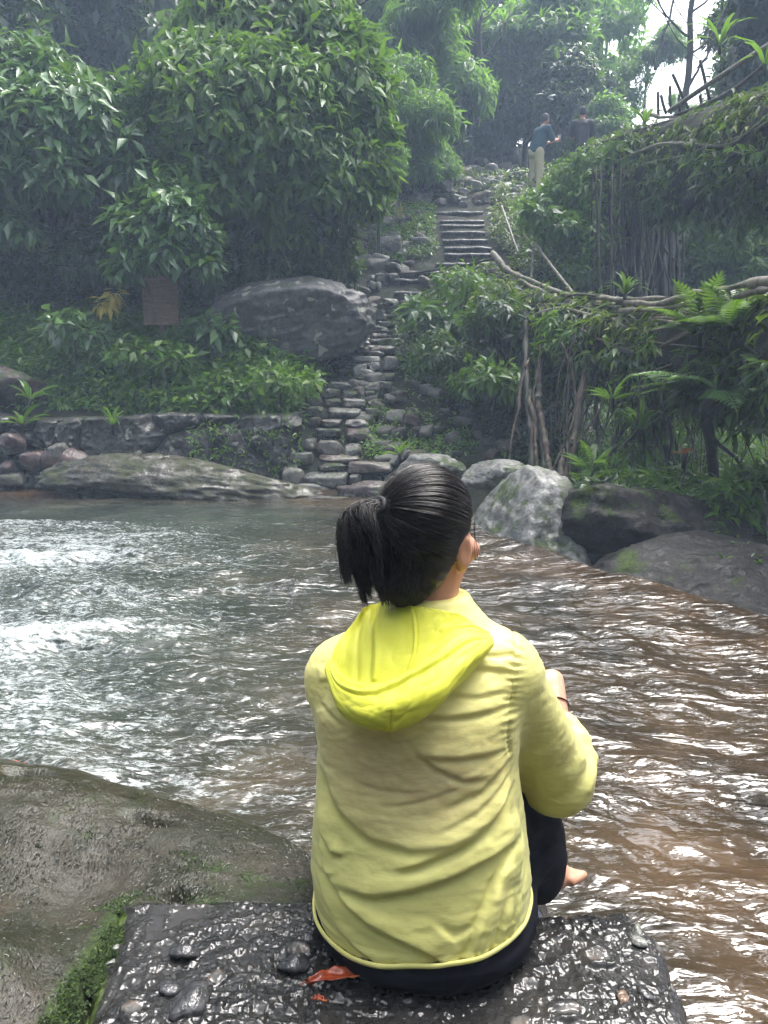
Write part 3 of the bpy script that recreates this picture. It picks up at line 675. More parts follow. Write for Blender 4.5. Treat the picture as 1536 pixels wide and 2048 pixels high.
# moss tufts in the joint between slab and boulder
R = rng(321); yy = np.concatenate([R.uniform(1.06, 1.37, 3600), R.uniform(1.30, 1.42, 700), R.normal(1.52, .035, 300)]); xx = np.concatenate([-.512 - .012 * np.sin(yy[:3600] * 19) + R.normal(0, .009, 3600), R.normal(-.52, .03, 700), R.normal(-.40, .03, 300)])
kx = np.clip(((xx + 2.6) / 2.85 * 419).round().astype(int), 0, 419); ky = np.clip(((yy - .2) / 2.3 * 419).round().astype(int), 0, 419); zz = BO_V[kx * 420 + ky, 2]
zz = np.where((xx > -.52) & (yy < 1.36), np.maximum(zz, SLAB_Z - .01), zz); C_ = np.stack([xx, yy, zz], 1); cl = fbm(xx * 22, yy * 22, 0, 6, 2); C_ = C_[cl > -.15]
MOSS_C = C_
n_ = 42000; xx = R.uniform(-1.35, .02, n_); yy = R.uniform(1.0, 2.0, n_); gl = fbm(xx * 3.2, yy * 3.2, 0, 15, 3) + .35 * fbm(xx * 14, yy * 14, 0, 16, 2)
kk = (gl > -.10) & ~((yy < 1.38) & (xx > -.53)) & (yy - .25 * xx < 1.95) ; xx, yy = xx[kk], yy[kk]
kx = np.clip(((xx + 2.6) / 2.85 * 419).round().astype(int), 0, 419); ky = np.clip(((yy - .2) / 2.3 * 419).round().astype(int), 0, 419)
ALGAE_C = np.stack([xx, yy, BO_V[kx * 420 + ky, 2]], 1)
# fallen leaves
def fallen(name, c, L, W, yaw, mat, label, curl=.3):
    n = 24; u = np.linspace(0, 1, n); w = np.linspace(-1, 1, 9); U, Q = np.meshgrid(u, w, indexing='ij')
    wid = W / 2 * np.sin(np.pi * np.clip(U * .94 + .03, 0, 1)) ** .7
    X = (U - .5) * L; Y = Q * wid + .004 * np.sin(U * 5); Z = .004 + curl * W * (Q ** 2) * .5 + curl * .004 * np.sin(U * 5) + .004 * vnoise(U * 9, Q * 3, 0, 4)
    V = rotz(np.stack([X, Y, Z], -1).reshape(-1, 3), yaw)
    st, sf = tube(rotz(np.array([[-L * .5, 0, .006], [-L * .56, .004, .008], [-L * .62, 0, .005]]), yaw), .0012, 5)
    VV, FF = join([(V, grid_faces(n, 9)), (st, sf)])
    o = part(name, VV, FF, mat); o.location = c
    md = o.modifiers.new("thick", 'SOLIDIFY'); md.thickness = .0012
    return tag(o, label, "leaf")
t = NT("orange_leaf"); o = t.obj(); c_ = t.ramp(t.noise(t.scalev(o, 1, 6, 1), 22, 5, .6), [(.3, (.14, .016, .008)), (.55, (.32, .055, .014)), (.8, (.42, .15, .03))])
M_OL = t.done(t.bsdf(Base_Color=c_, Roughness=.22, Normal=t.bump(t.noise(o, 60, 4), .5, .003)).outputs[0])
fallen("fallen_leaf", PZ(682, 1957, SLAB_Z + .012), .112, .026, .32, M_OL, "long wet orange red leaf lying beside the woman's hip", .45)
fallen("fallen_leaf", PZ(640, 2003, SLAB_Z + .010), .022, .009, .2, M_OL, "tiny orange leaf scrap below the long orange leaf", .3)
t = NT("green_red_leaf"); o = t.obj(); sx = t.n('ShaderNodeSeparateXYZ', Vector=o).outputs['X']
c_ = t.ramp(t.mr(sx, -.06, .07), [(.4, (.08, .18, .04)), (.75, (.35, .08, .05))])
fallen("fallen_leaf", (-1.06, 2.00, boulder_z(-1.06, 2.0) + .008), .12, .028, .1, t.done(t.bsdf(Base_Color=c_, Roughness=.3).outputs[0]), "green leaf with a red tip on the near boulder", .2)
# ================================================================== signed distance shapes -> surface nets
class Field:
    def __init__(s, lo, hi, h):
        s.lo = np.array(lo, float); s.h = h
        n = np.ceil((np.array(hi) - s.lo) / h).astype(int) + 1
        ax = [(s.lo[i] + np.arange(n[i]) * h).astype(F32) for i in range(3)]
        s.X, s.Y, s.Z = ax[0][:, None, None], ax[1][None, :, None], ax[2][None, None, :]
        s.F = np.full(tuple(n), 9.0, F32)
    def add(s, d, k=0.02):
        if k <= 0: s.F = np.minimum(s.F, d); return
        h = np.clip(.5 + .5 * (s.F - d) / k, 0, 1); s.F = s.F * (1 - h) + d * h - k * h * (1 - h)
    def sub(s, d, k=0.01):
        d = -d; h = np.clip(.5 - .5 * (s.F - d) / k, 0, 1); s.F = s.F * (1 - h) + d * h + k * h * (1 - h)
    def inter(s, d, k=0.01): s.sub(-d, k)
    def cap(s, a, b, r1, r2):
        a = np.asarray(a, float); b = np.asarray(b, float); ba = b - a; L = float((ba ** 2).sum())
        t = np.clip(((s.X - a[0]) * ba[0] + (s.Y - a[1]) * ba[1] + (s.Z - a[2]) * ba[2]) / L, 0, 1).astype(F32)
        return np.sqrt((s.X - a[0] - t * ba[0]) ** 2 + (s.Y - a[1] - t * ba[1]) ** 2 + (s.Z - a[2] - t * ba[2]) ** 2) - (r1 + (r2 - r1) * t)
    def ell(s, c, r, M=None):
        x, y, z = s.X - c[0], s.Y - c[1], s.Z - c[2]
        if M is not None:
            M = np.asarray(M)          # columns are the local axes
            x, y, z = (x * M[0, 0] + y * M[1, 0] + z * M[2, 0], x * M[0, 1] + y * M[1, 1] + z * M[2, 1], x * M[0, 2] + y * M[1, 2] + z * M[2, 2])
        k0 = np.sqrt((x / r[0]) ** 2 + (y / r[1]) ** 2 + (z / r[2]) ** 2)
        k1 = np.sqrt((x / r[0] ** 2) ** 2 + (y / r[1] ** 2) ** 2 + (z / r[2] ** 2) ** 2)
        return (k0 * (k0 - 1) / np.maximum(k1, 1e-6)).astype(F32)
    def plane(s, c, n):
        n = np.asarray(n, float); n = n / np.linalg.norm(n)
        return (s.X - c[0]) * n[0] + (s.Y - c[1]) * n[1] + (s.Z - c[2]) * n[2]
    def column(s, st, p=2.5):
        """stations z: (cx cy a b), a superellipse column"""
        st = np.asarray(st, float); z = s.Z[0, 0]
        g = [np.interp(z, st[:, 0], st[:, i])[None, None].astype(F32) for i in range(1, 5)]
        q = (np.abs((s.X - g[0]) / g[2]) ** p + np.abs((s.Y - g[1]) / g[3]) ** p) ** (1 / p)
        d = (q - 1) * np.minimum(g[2], g[3])
        return np.maximum(d, np.maximum(s.Z - st[-1, 0], st[0, 0] - s.Z)).astype(F32)
    def mesh(s):
        Fd = s.F; sg = Fd < 0; nx, ny, nz = Fd.shape
        c8 = np.zeros((nx - 1, ny - 1, nz - 1), np.int8)
        for i in (0, 1):
            for j in (0, 1):
                for k in (0, 1): c8 += sg[i:nx - 1 + i, j:ny - 1 + j, k:nz - 1 + k]
        act = (c8 > 0) & (c8 < 8); idx = np.full(act.shape, -1, np.int64); I = np.argwhere(act); idx[act] = np.arange(len(I))
        acc = np.zeros((len(I), 3)); cnt = np.zeros(len(I))
        cor = [(i, j, k) for i in (0, 1) for j in (0, 1) for k in (0, 1)]
        for a in cor:
            for ax in range(3):
                if a[ax] == 1: continue
                b = list(a); b[ax] = 1
                fa = Fd[I[:, 0] + a[0], I[:, 1] + a[1], I[:, 2] + a[2]]; fb = Fd[I[:, 0] + b[0], I[:, 1] + b[1], I[:, 2] + b[2]]
                m = (fa < 0) != (fb < 0); t = np.where(m, fa / np.where(m, fa - fb, 1), 0)
                p = np.tile(np.array(a, float), (len(I), 1)); p[:, ax] = t
                acc[m] += p[m]; cnt[m] += 1
        V = s.lo + (I + acc / cnt[:, None]) * s.h
        faces = []
        for ax in range(3):
            u, w = [(1, 2), (2, 0), (0, 1)][ax]
            sl0 = [slice(None)] * 3; sl1 = [slice(None)] * 3; sl0[ax] = slice(0, -1); sl1[ax] = slice(1, None)
            A, B = sg[tuple(sl0)], sg[tuple(sl1)]; E = np.argwhere(A != B)
            ok = (E[:, u] > 0) & (E[:, w] > 0) & (E[:, u] < Fd.shape[u] - 1) & (E[:, w] < Fd.shape[w] - 1); E = E[ok]
            flip = A[tuple(E.T)]
            q = []
            for du, dw in ((0, 0), (1, 0), (1, 1), (0, 1)):
                e = E.copy(); e[:, u] -= du; e[:, w] -= dw; q.append(idx[tuple(e.T)])
            q = np.stack(q, 1); q[~flip] = q[~flip][:, ::-1]; faces.append(q)
        return V, np.concatenate(faces)
def vnormals(V, F):
    n = np.zeros_like(V); a, b, c = V[F[:, 0]], V[F[:, 1]], V[F[:, 2]]
    fn = np.cross(b - a, c - a)
    for k in range(F.shape[1]):
        for ax in range(3): n[:, ax] += np.bincount(F[:, k], fn[:, ax], len(V))
    return norm(n)
def smooth(V, F, it=2, lam=.5):
    n = len(V); E = np.concatenate([F[:, [i, (i + 1) % F.shape[1]]] for i in range(F.shape[1])]); deg = np.bincount(E[:, 0], minlength=n) + np.bincount(E[:, 1], minlength=n)
    for _ in range(it):
        S = np.stack([np.bincount(E[:, 0], V[E[:, 1], k], n) + np.bincount(E[:, 1], V[E[:, 0], k], n) for k in range(3)], 1)
        V = V + lam * (S / np.maximum(deg, 1)[:, None] - V)
    return V

# ================================================================== the seated woman
HC = np.array([.083, 1.40, 1.018]); YAW = math.radians(35)
Hf = np.array([math.sin(YAW), math.cos(YAW), -.08]); Hf = Hf / np.linalg.norm(Hf)      # where she looks
Hr = np.cross(Hf, [0, 0, 1]); Hr /= np.linalg.norm(Hr); Hu = np.cross(Hr, Hf)
HM = np.stack([Hr, Hf, Hu], 1)
def hp(r, f, u): return HC + Hr * r + Hf * f + Hu * u
WR = np.array([.372, 1.62, .635]); EL = np.array([.352, 1.455, .500]); SH = np.array([.218, 1.355, .760])
WL = np.array([.10, 1.74, .57]); ELL = np.array([-.06, 1.56, .50]); SHL = np.array([-.072, 1.37, .745])
def hand(f, W, d, up, s=1.0):
    """palm and five fingers from the wrist, folded over the shin"""
    d = d / np.linalg.norm(d); up = up - d * (up @ d); up /= np.linalg.norm(up); sd_ = np.cross(d, up)
    f.add(f.ell(W + d * .045, (.040 * s, .016, .048), np.stack([sd_, up, d], 1)), .02)
    for i, (off, L) in enumerate(((-.030, .062), (-.010, .073), (.011, .068), (.030, .053))):
        a = W + d * .078 + sd_ * off; b = a + d * L * .45 - up * L * .10; c = b + d * L * .30 - up * L * .35; e = c - up * L * .3 + d * L * .05
        f.add(f.cap(a, b, .0088, .0082), .006); f.add(f.cap(b, c, .0082, .0075), .004); f.add(f.cap(c, e, .0075, .0065), .004)
    a = W + d * .022 - sd_ * .030; b = a + d * .030 - sd_ * .020 - up * .006; c = b + d * .028 - up * .010
    f.add(f.cap(a, b, .012, .010), .01); f.add(f.cap(b, c, .010, .008), .005)
def foot(f, A, d):
    d = np.array([d[0], d[1], 0.]); d /= np.linalg.norm(d); s_ = np.array([d[1], -d[0], 0])
    heel = A - d * .035 + [0, 0, -.045]; ball = A + d * .125 + [0, 0, -.052]
    f.add(f.cap(heel, ball, .030, .026), .02); f.add(f.cap(A, A + d * .09 + [0, 0, -.03], .036, .026), .03)
    for i in range(5):
        o_ = s_ * (.030 - .015 * i); L = (.045, .042, .038, .034, .030)[i]; r = (.0125, .009, .0088, .0085, .0085)[i]
        f.add(f.cap(ball + o_, ball + o_ + d * L + [0, 0, -.006], r, r * .9), .006)
def build_body():
    f = Field((-.26, 1.05, .06), (.52, 1.95, 1.17), .006)
    f.add(f.column([(.28, .075, 1.33, .16, .13), (.42, .07, 1.335, .175, .155), (.52, .065, 1.335, .155, .125), (.62, .06, 1.34, .145, .11), (.72, .065, 1.35, .155, .105), (.80, .075, 1.365, .14, .085), (.85, .08, 1.38, .08, .065)]), 0)
    f.add(f.cap((.078, 1.375, .82), (.088, 1.395, .95), .056, .050), .03)
    for a, e, w in ((SH, EL, WR), (SHL, ELL, WL)):
        f.add(f.cap(a, e, .050, .040), .04); f.add(f.cap(e, w, .040, .026), .02)
    hand(f, WR, np.array([-.17, .05, -.02]), np.array([0, .25, 1.])); hand(f, WL, np.array([.14, .04, -.03]), np.array([0, .3, 1.]))
    for sx, K, A in ((.17, (.290, 1.66, .48), (.325, 1.50, .245)), (-.02, (-.02, 1.70, .47), (.0, 1.58, .24))):
        f.add(f.cap((sx * .9, 1.35, .385), K, .066, .052), .05); f.add(f.cap(K, A, .052, .034), .02)
    foot(f, np.array([.305, 1.50, .240]), (.75, .65)); foot(f, np.array([0, 1.56, .235]), (-.1, 1))
    # head: skull, jaw, face
    f.add(f.ell(hp(0, -.010, .015), (.074, .092, .094), HM), .02)
    f.add(f.ell(hp(0, .030, -.052), (.056, .060, .068), HM), .03)
    f.add(f.ell(hp(0, .062, -.098), (.024, .020, .018), HM), .02)                # chin
    f.add(f.cap(hp(0, .092, .002), hp(0, .107, -.036), .008, .013), .012)        # nose
    for s_ in (-1, 1):
        f.add(f.ell(hp(.048 * s_, .062, -.035), (.026, .024, .022), HM), .02)    # cheeks
        f.sub(f.ell(hp(.031 * s_, .092, -.004), (.017, .011, .010), HM), .010)   # eye sockets
        f.add(f.ell(hp(.031 * s_, .079, -.006), (.012, .010, .009), HM), .003)
        f.add(f.cap(hp(.018 * s_, .092, .014), hp(.046 * s_, .082, .014), .005, .004), .012)
        e0 = hp(.077 * s_, -.002, -.030)                                          # ear
        EM = np.stack([norm(Hr * s_ - Hf * .45), norm(Hf + Hr * s_ * .45), Hu], 1)
        f.add(f.ell(e0, (.0085, .019, .033), EM), .006); f.sub(f.ell(e0 + Hr * s_ * .008 + Hf * .001 - Hf * .004, (.0055, .011, .021), EM), .004)
        f.add(f.ell(hp(.073 * s_, .004, -.060), (.007, .009, .012), HM), .006)
    f.add(f.ell(hp(0, .091, -.060), (.022, .008, .006), HM), .006); f.add(f.ell(hp(0, .089, -.071), (.019, .009, .007), HM), .005)
    f.sub(f.ell(hp(0, .102, -.0655), (.022, .010, .0012), HM), .003)
    V, F = f.mesh(); return smooth(V, F, 2, .4), F
t = NT("skin"); o = t.obj(); n1 = t.noise(o, 14, 5, .6); n2 = t.noise(o, 300, 3)
c_ = t.ramp(n1, [(.3, (.50, .24, .155)), (.7, (.60, .31, .21))])
b = t.bsdf(Base_Color=c_, Roughness=.45, Subsurface_Weight=.05, Subsurface_Scale=.02, Normal=t.bump(n2, .25, .001)); b.inputs['Subsurface Radius'].default_value = (1, .35, .2)
M_SKIN = t.done(b.outputs[0])
woman = empty("person", (.075, 1.30, SLAB_Z), "seated woman in a yellow hooded jacket and black trousers, her back turned", "person")
V, F = build_body(); part("body", V, F, M_SKIN, woman)

# --- trousers
def build_trousers():
    f = Field((-.24, 1.02, .14), (.48, 1.90, .74), .006)
    f.add(f.ell((.078, 1.315, .385), (.206, .196, .13)), 0)
    f.add(f.column([(.262, .08, 1.31, .180, .160), (.30, .08, 1.315, .203, .192), (.345, .078, 1.32, .203, .196), (.40, .073, 1.33, .190, .183), (.46, .07, 1.335, .178, .160), (.54, .065, 1.335, .16, .13)], 2.2), .03)
    for sx, K, A, r0 in ((.195, (.296, 1.66, .475), (.326, 1.505, .242), .098), (-.02, (-.02, 1.70, .465), (.0, 1.58, .27), .09)):
        f.add(f.cap((sx, 1.36, .385), K, r0, .072), .06); f.add(f.cap(K, A, .068, .056), .04)
    # the trouser leg hangs straight down at her side
    f.add(f.cap((.235, 1.40, .40), (.300, 1.48, .30), .085, .064), .05)
    f.add(f.cap((.30, 1.55, .50), (.322, 1.52, .30), .062, .056), .05)
    V, F = f.mesh(); V = smooth(V, F, 3, .5); N = vnormals(V, F)
    w = fbm(V[:, 0] * 9, V[:, 1] * 9, V[:, 2] * 22, 91, 3, True) * .0035 + fbm(V[:, 0] * 30, V[:, 1] * 22, V[:, 2] * 14, 92, 2, True) * .0012
    V = V + N * w[:, None]; V[:, 2] = np.where(V[:, 1] < 1.40, np.maximum(V[:, 2], SLAB_Z - .004), V[:, 2])
    qx, qy = (V[:, 0] - .070) / .200, (V[:, 1] - 1.335) / np.interp(V[:, 2], [.34, .41, .513], [.203, .198, .172]); q = (np.abs(qx) ** 2.35 + np.abs(qy) ** 2.35) ** (1 / 2.35)
    sc_ = np.minimum(1, .90 / np.maximum(q, 1e-3)); w = sstep(.318, .352, V[:, 2]) * sstep(1.47, 1.40, V[:, 1]) * sstep(.60, .55, V[:, 2]); sc_ = 1 + (sc_ - 1) * w
    V[:, 0] = .070 + (V[:, 0] - .070) * sc_; V[:, 1] = 1.335 + (V[:, 1] - 1.335) * sc_
    return V, F
t = NT("black_trousers"); o = t.obj()
b = t.bsdf(Base_Color=(.0045, .005, .009, 1), Roughness=.8, Specular_IOR_Level=.12, Normal=t.bump(t.noise(o, 260, 3), .35, .001)); M_TR = t.done(b.outputs[0])
V, F = build_trousers(); part("trousers", V, F, M_TR, woman)

# --- jacket
def pl(points): # pixel polyline on the back -> x,z on the back surface (about y = 1.2)
    return np.array([P(a, b, 1.2 + .05 * sstep(1500, 1250, b))[[0, 2]] for a, b in points])
FOLDS = [  # polyline (photo pixels), width m, height m, side (+1: steep below)
    ([(781, 1707), (843, 1690), (923, 1663), (985, 1632), (1029, 1588)], .012, .010, 1),
    ([(666, 1756), (746, 1752), (826, 1734), (896, 1716), (958, 1699), (1045, 1683)], .014, .012, 1),
    ([(655, 1752), (700, 1784), (737, 1800), (826, 1831), (914, 1876)], .010, .009, 1),
    ([(914, 1876), (935, 1850), (950, 1812), (985, 1754), (1032, 1700)], .010, .008, -1),
    ([(645, 1560), (662, 1600), (690, 1630), (740, 1655), (820, 1668), (900, 1660), (985, 1625)], .016, .006, 1),
    ([(633, 1640), (645, 1690), (668, 1706), (690, 1700)], .010, .007, 1),
    ([(850, 1500), (880, 1508), (914, 1511), (1022, 1514)], .008, .005, 1),
    ([(826, 1424), (880, 1432), (936, 1434), (1022, 1431)], .008, .005, 1),
    ([(830, 1490), (870, 1525), (925, 1552), (975, 1555)], .009, .004, 1),
    ([(930, 1345), (975, 1352), (1030, 1362)], .008, .004, 1), ([(900, 1390), (960, 1400), (1028, 1398)], .007, .003, 1),
    ([(850, 1330), (868, 1380), (880, 1420)], .004, .002, 1), ([(935, 1320), (985, 1330), (1040, 1332)], .006, .003, 1),
    ([(640, 1440), (660, 1450), (690, 1462)], .008, .004, 1), ([(628, 1400), (650, 1392), (668, 1400)], .006, .003, 1),
    ([(880, 1600), (960, 1575), (1030, 1530)], .010, .004, 1), ([(870, 1640), (950, 1610), (1030, 1560)], .008, .003, 1),
    ([(1035, 1640), (1040, 1700), (1030, 1770)], .010, .006, -1), ([(1052, 1690), (1050, 1760), (1010, 1850)], .008, .005, -1),
    ([(1010, 1780), (985, 1850), (950, 1890)], .006, .005, 1), ([(1035, 1790), (1010, 1850), (975, 1895)], .005, .004, 1), ([(990, 1740), (965, 1810), (940, 1880)], .007, .004, 1),
    ([(637, 1780), (680, 1840), (730, 1862), (780, 1880)], .008, .004, 1), ([(860, 1800), (900, 1830), (950, 1812)], .010, .004, -1),
    ([(640, 1700), (648, 1740), (662, 1756)], .008, .005, 1), ([(760, 1600), (830, 1590), (930, 1560)], .006, .002, 1), ([(700, 1560), (780, 1572), (860, 1570)], .006, .0015, 1)]
def segdist(px_, pz_, poly):
    d = np.full(len(px_), 9.0); sg = np.zeros(len(px_)); tt = np.zeros(len(px_)); n = len(poly) - 1
    for i in range(n):
        a, b = poly[i], poly[i + 1]; ab = b - a; L = (ab ** 2).sum(); ux, uz = px_ - a[0], pz_ - a[1]
        t_ = np.clip((ux * ab[0] + uz * ab[1]) / L, 0, 1); dx, dz = ux - t_ * ab[0], uz - t_ * ab[1]; q = np.hypot(dx, dz)
        cr = (ab[0] * dz - ab[1] * dx) / np.sqrt(L); m = q < d
        d = np.where(m, q, d); sg = np.where(m, np.sign(cr), sg); tt = np.where(m, (i + t_) / n, tt)
    return d, sg, tt
SEAM = pl([(1052, 1305), (1042, 1350), (1036, 1400), (1028, 1450), (1022, 1500), (1026, 1530)])
def build_jacket():
    f = Field((-.24, 1.04, .28), (.50, 1.86, .98), .0042)
    f.add(f.column([(.29, .072, 1.335, .192, .200), (.335, .072, 1.335, .200, .205), (.41, .068, 1.335, .204, .198), (.513, .064, 1.335, .192, .172), (.614, .061, 1.338, .182, .152), (.713, .063, 1.345, .190, .140),
                    (.77, .072, 1.356, .172, .125), (.81, .080, 1.368, .140, .105), (.85, .085, 1.380, .100, .085), (.90, .088, 1.392, .070, .068)], 2.35), 0)
    f.add(f.cap((.06, 1.33, .69), (.07, 1.36, .77), .12, .09), .05)
    for a, e, w, s_ in ((SH, EL, WR, 1), (SHL, ELL, WL, -1)):
        f.add(f.cap((.08, 1.385, .83), a + [0, 0, .008], .050, .058), .045)
        f.add(f.cap(a, e, .070, .068), .03)
        f.add(f.cap(e, e + (w - e) * (.36 if s_ > 0 else .95), .067, .056 if s_ > 0 else .045), .02)
        f.add(f.ell(e + np.array([.004, .0, -.012]), (.062, .066, .060)), .03)
    f.add(f.cap((.392, 1.485, .53), (.388, 1.52, .555), .040, .036), .02)         # cuff pushed up, bulging outwards
    # front panel hangs over the thigh
    f.add(f.cap((.22, 1.48, .50), (.27, 1.50, .46), .06, .045), .04)
    # open below: the hem follows the buttocks
    X, Y, Z = f.X, f.Y, f.Z
    hem = .338 + .05 * np.clip((1.33 - Y) / .2, -1, 1) * 0 + .012 * np.sin((X - .05) * 9)
    f.inter((hem - Z) + 0 * X + 0 * Y, .004)
    # hollow out so that the hem is a real opening
    g = Field((-.24, 1.04, .28), (.50, 1.86, .98), .0042)
    g.add(g.column([(.20, .072, 1.335, .186, .194), (.335, .072, 1.335, .194, .199), (.41, .068, 1.335, .196, .190), (.46, .066, 1.335, .17, .15)], 2.35), 0)
    f.sub(g.F, .004)
    V, F = f.mesh(); V = smooth(V, F, 4, .5); N = vnormals(V, F)
    x, y, z = V.T
    back = sstep(.05, -.35, N[:, 1]) * (y < 1.42)
    disp = np.zeros(len(V))
    for poly, w, h_, sdn in FOLDS:
        d, sg, tt = segdist(x, z, pl(poly)); taper = np.clip(np.minimum(tt, 1 - tt) * 5 + .15, 0, 1)
        below = sg * sdn > 0           # gentle roll on one side, sharp undercut on the other
        ww = np.where(below, w * 2.4, w * .55)
        prof = np.exp(-(d / ww) ** 2) - .55 * np.exp(-((d - w * .9) / (w * .6)) ** 2) * (~below)
        disp += h_ * prof * taper * 1.05
    # gathers along the sleeve seam
    d, sg, tt = segdist(x, z, SEAM); arm = np.exp(-(d / .016) ** 2)
    disp += back * arm * .0022 * np.sin(tt * 2 * math.pi * 17 + 2 * vnoise(x * 40, z * 40, 0, 3)) - .0040 * np.exp(-(d / .0035) ** 2)
    # general creasing
    disp += .0020 * fbm(x * 5 + z * 3, y * 6, z * 13 - x * 5, 95, 3, True) + .0017 * fbm(x * 16, y * 16, z * 38, 96, 3, True) + .0006 * fbm(x * 60, y * 60, z * 110, 97, 2)
    cr = fbm(x * 9 + z * 5, y * 9, z * 20 - x * 9, 98, 3); disp += .0016 * np.exp(-(cr / .06) ** 2) * sstep(.05, .4, fbm(x * 4, y * 4, z * 5, 99, 2)); cr = fbm(x * 17 - z * 9, y * 17, z * 30 + x * 12, 94, 2); disp += .0004 * np.exp(-(cr / .06) ** 2)
    # sleeves: bunching round the elbow
    ta = np.clip(((V - SH) @ (EL - SH)) / ((EL - SH) @ (EL - SH)), 0, 1.4); near = (np.linalg.norm(V - (SH + ta[:, None] * (EL - SH)), axis=1) < .10) & (x > .25)
    disp += near * (.0035 * np.exp(-((ta - .97) / .3) ** 2) * np.sin(26 * ta + 9 * (y - 1.45) + 2.2 * vnoise(x * 12, y * 12, z * 12, 7)))
    cuff = (x > .36) & (y > 1.46); disp += cuff * .0028 * np.sin(150 * (z - .5) * .8 + 60 * (y - 1.5))
    # ties of the hem: a soft band
    hd = z - .343; disp += .0015 * np.exp(-((hd - .016) / .0022) ** 2) * -1 + .0014 * np.exp(-((hd - .006) / .006) ** 2)
    V = V + N * disp[:, None]
    # colour: thin cloth darkens to beige where it clings to the back
    bx, bz = pl([(800, 1540)])[0]
    cl = np.exp(-(((x - bx) / .165) ** 2 + ((z - bz) / .115) ** 2) ** 1.6) * back * (1 + .25 * vnoise(x * 14, 0, z * 22, 5))
    lo = segdist(x, z, pl(FOLDS[4][0])); cl = cl * np.where(lo[1] < 0, sstep(.012, 0, lo[0]), 1)
    sl = ((SH - V) @ np.array([-1.0, 0, 0]) > .02) * sstep(.0, .012, -d * sg) if False else (x > np.interp(z, SEAM[::-1, 1], SEAM[::-1, 0])) * 1.0 * sstep(1.50, 1.44, y)
    return V, F, cl, sl
def cloth_mat(name, base, clings=False, trans=.25):
    t = NT(name); o = t.obj()
    n = t.noise(o, 30, 5, .65); wv = t.noise(t.scalev(o, 1, 1, 3.0), 26, 4, .55)
    col = t.mix(t.mr(n, .3, .7, 0, .18), base, tuple(x * .82 for x in base))
    if clings:
        col = t.mix(t.math('MULTIPLY', t.attr('sleeve'), .55), col, (.60, .60, .22))  # viewer's side of the sleeve coloured darker as painted shade
        col = t.mix(t.math('MULTIPLY', t.attr('cling'), .95), col, t.mix(t.mr(wv, .35, .65), (.70, .56, .27), (.82, .72, .36)))
    nr = t.bump(wv, .4 if clings else .2, .0030)
    b = t.bsdf(Base_Color=col, Roughness=.48, Normal=nr, Sheen_Weight=.15, Specular_IOR_Level=.35)
    tr = t.n('ShaderNodeBsdfTranslucent', Color=col, Normal=nr)
    mx = t.n('ShaderNodeMixShader', Fac=trans); t.t.links.new(b.outputs[0], mx.inputs[1]); t.t.links.new(tr.outputs[0], mx.inputs[2])
    return t.done(mx.outputs[0])
M_JK = cloth_mat("lime_jacket", (.95, .90, .32), True, .25); M_HD = cloth_mat("lime_hood", (.88, .88, .10), False, .35)
V, F, cl, sl = build_jacket(); JV = V; jk = part("jacket", V, F, M_JK, woman, attrs={'cling': cl, 'sleeve': sl})

# hem band: follows the lowest edge of the cloth all round
bx_, by_ = V[:, 0] - .071, V[:, 1] - 1.335; an_ = np.arctan2(by_, bx_); rr_ = np.hypot(bx_, by_); lowm = (V[:, 2] < .362); K = 96; hb = []
for k in range(K):
    a0 = -math.pi + 2 * math.pi * k / K; m = lowm & (np.abs(an_ - a0 - math.pi / K) < 2 * math.pi / K)
    hb.append(rr_[m].max() if m.any() else .2)
hb = np.array(hb); hb = np.mean([np.roll(hb, j) for j in (-1, 0, 1)], 0); hr_ = np.interp(np.linspace(0, K, 241), np.arange(K + 1), np.append(hb, hb[0])); ha = -math.pi + math.pi / K + np.linspace(0, 2 * math.pi, 241)
hx, hy = .071 + hr_ * np.cos(ha), 1.335 + hr_ * np.sin(ha); hz_ = .338 + .012 * np.sin((hx - .05) * 9) + .003
Vh, Fh = tube(np.stack([hx, hy, hz_], 1), .0030, 8, False); Vh[:, 2] = hz_.repeat(8) + (Vh[:, 2] - hz_.repeat(8)) * 1.6; part("hem", Vh, Fh, M_JK, woman, attrs={'cling': np.zeros(len(Vh)), 'sleeve': np.zeros(len(Vh))})
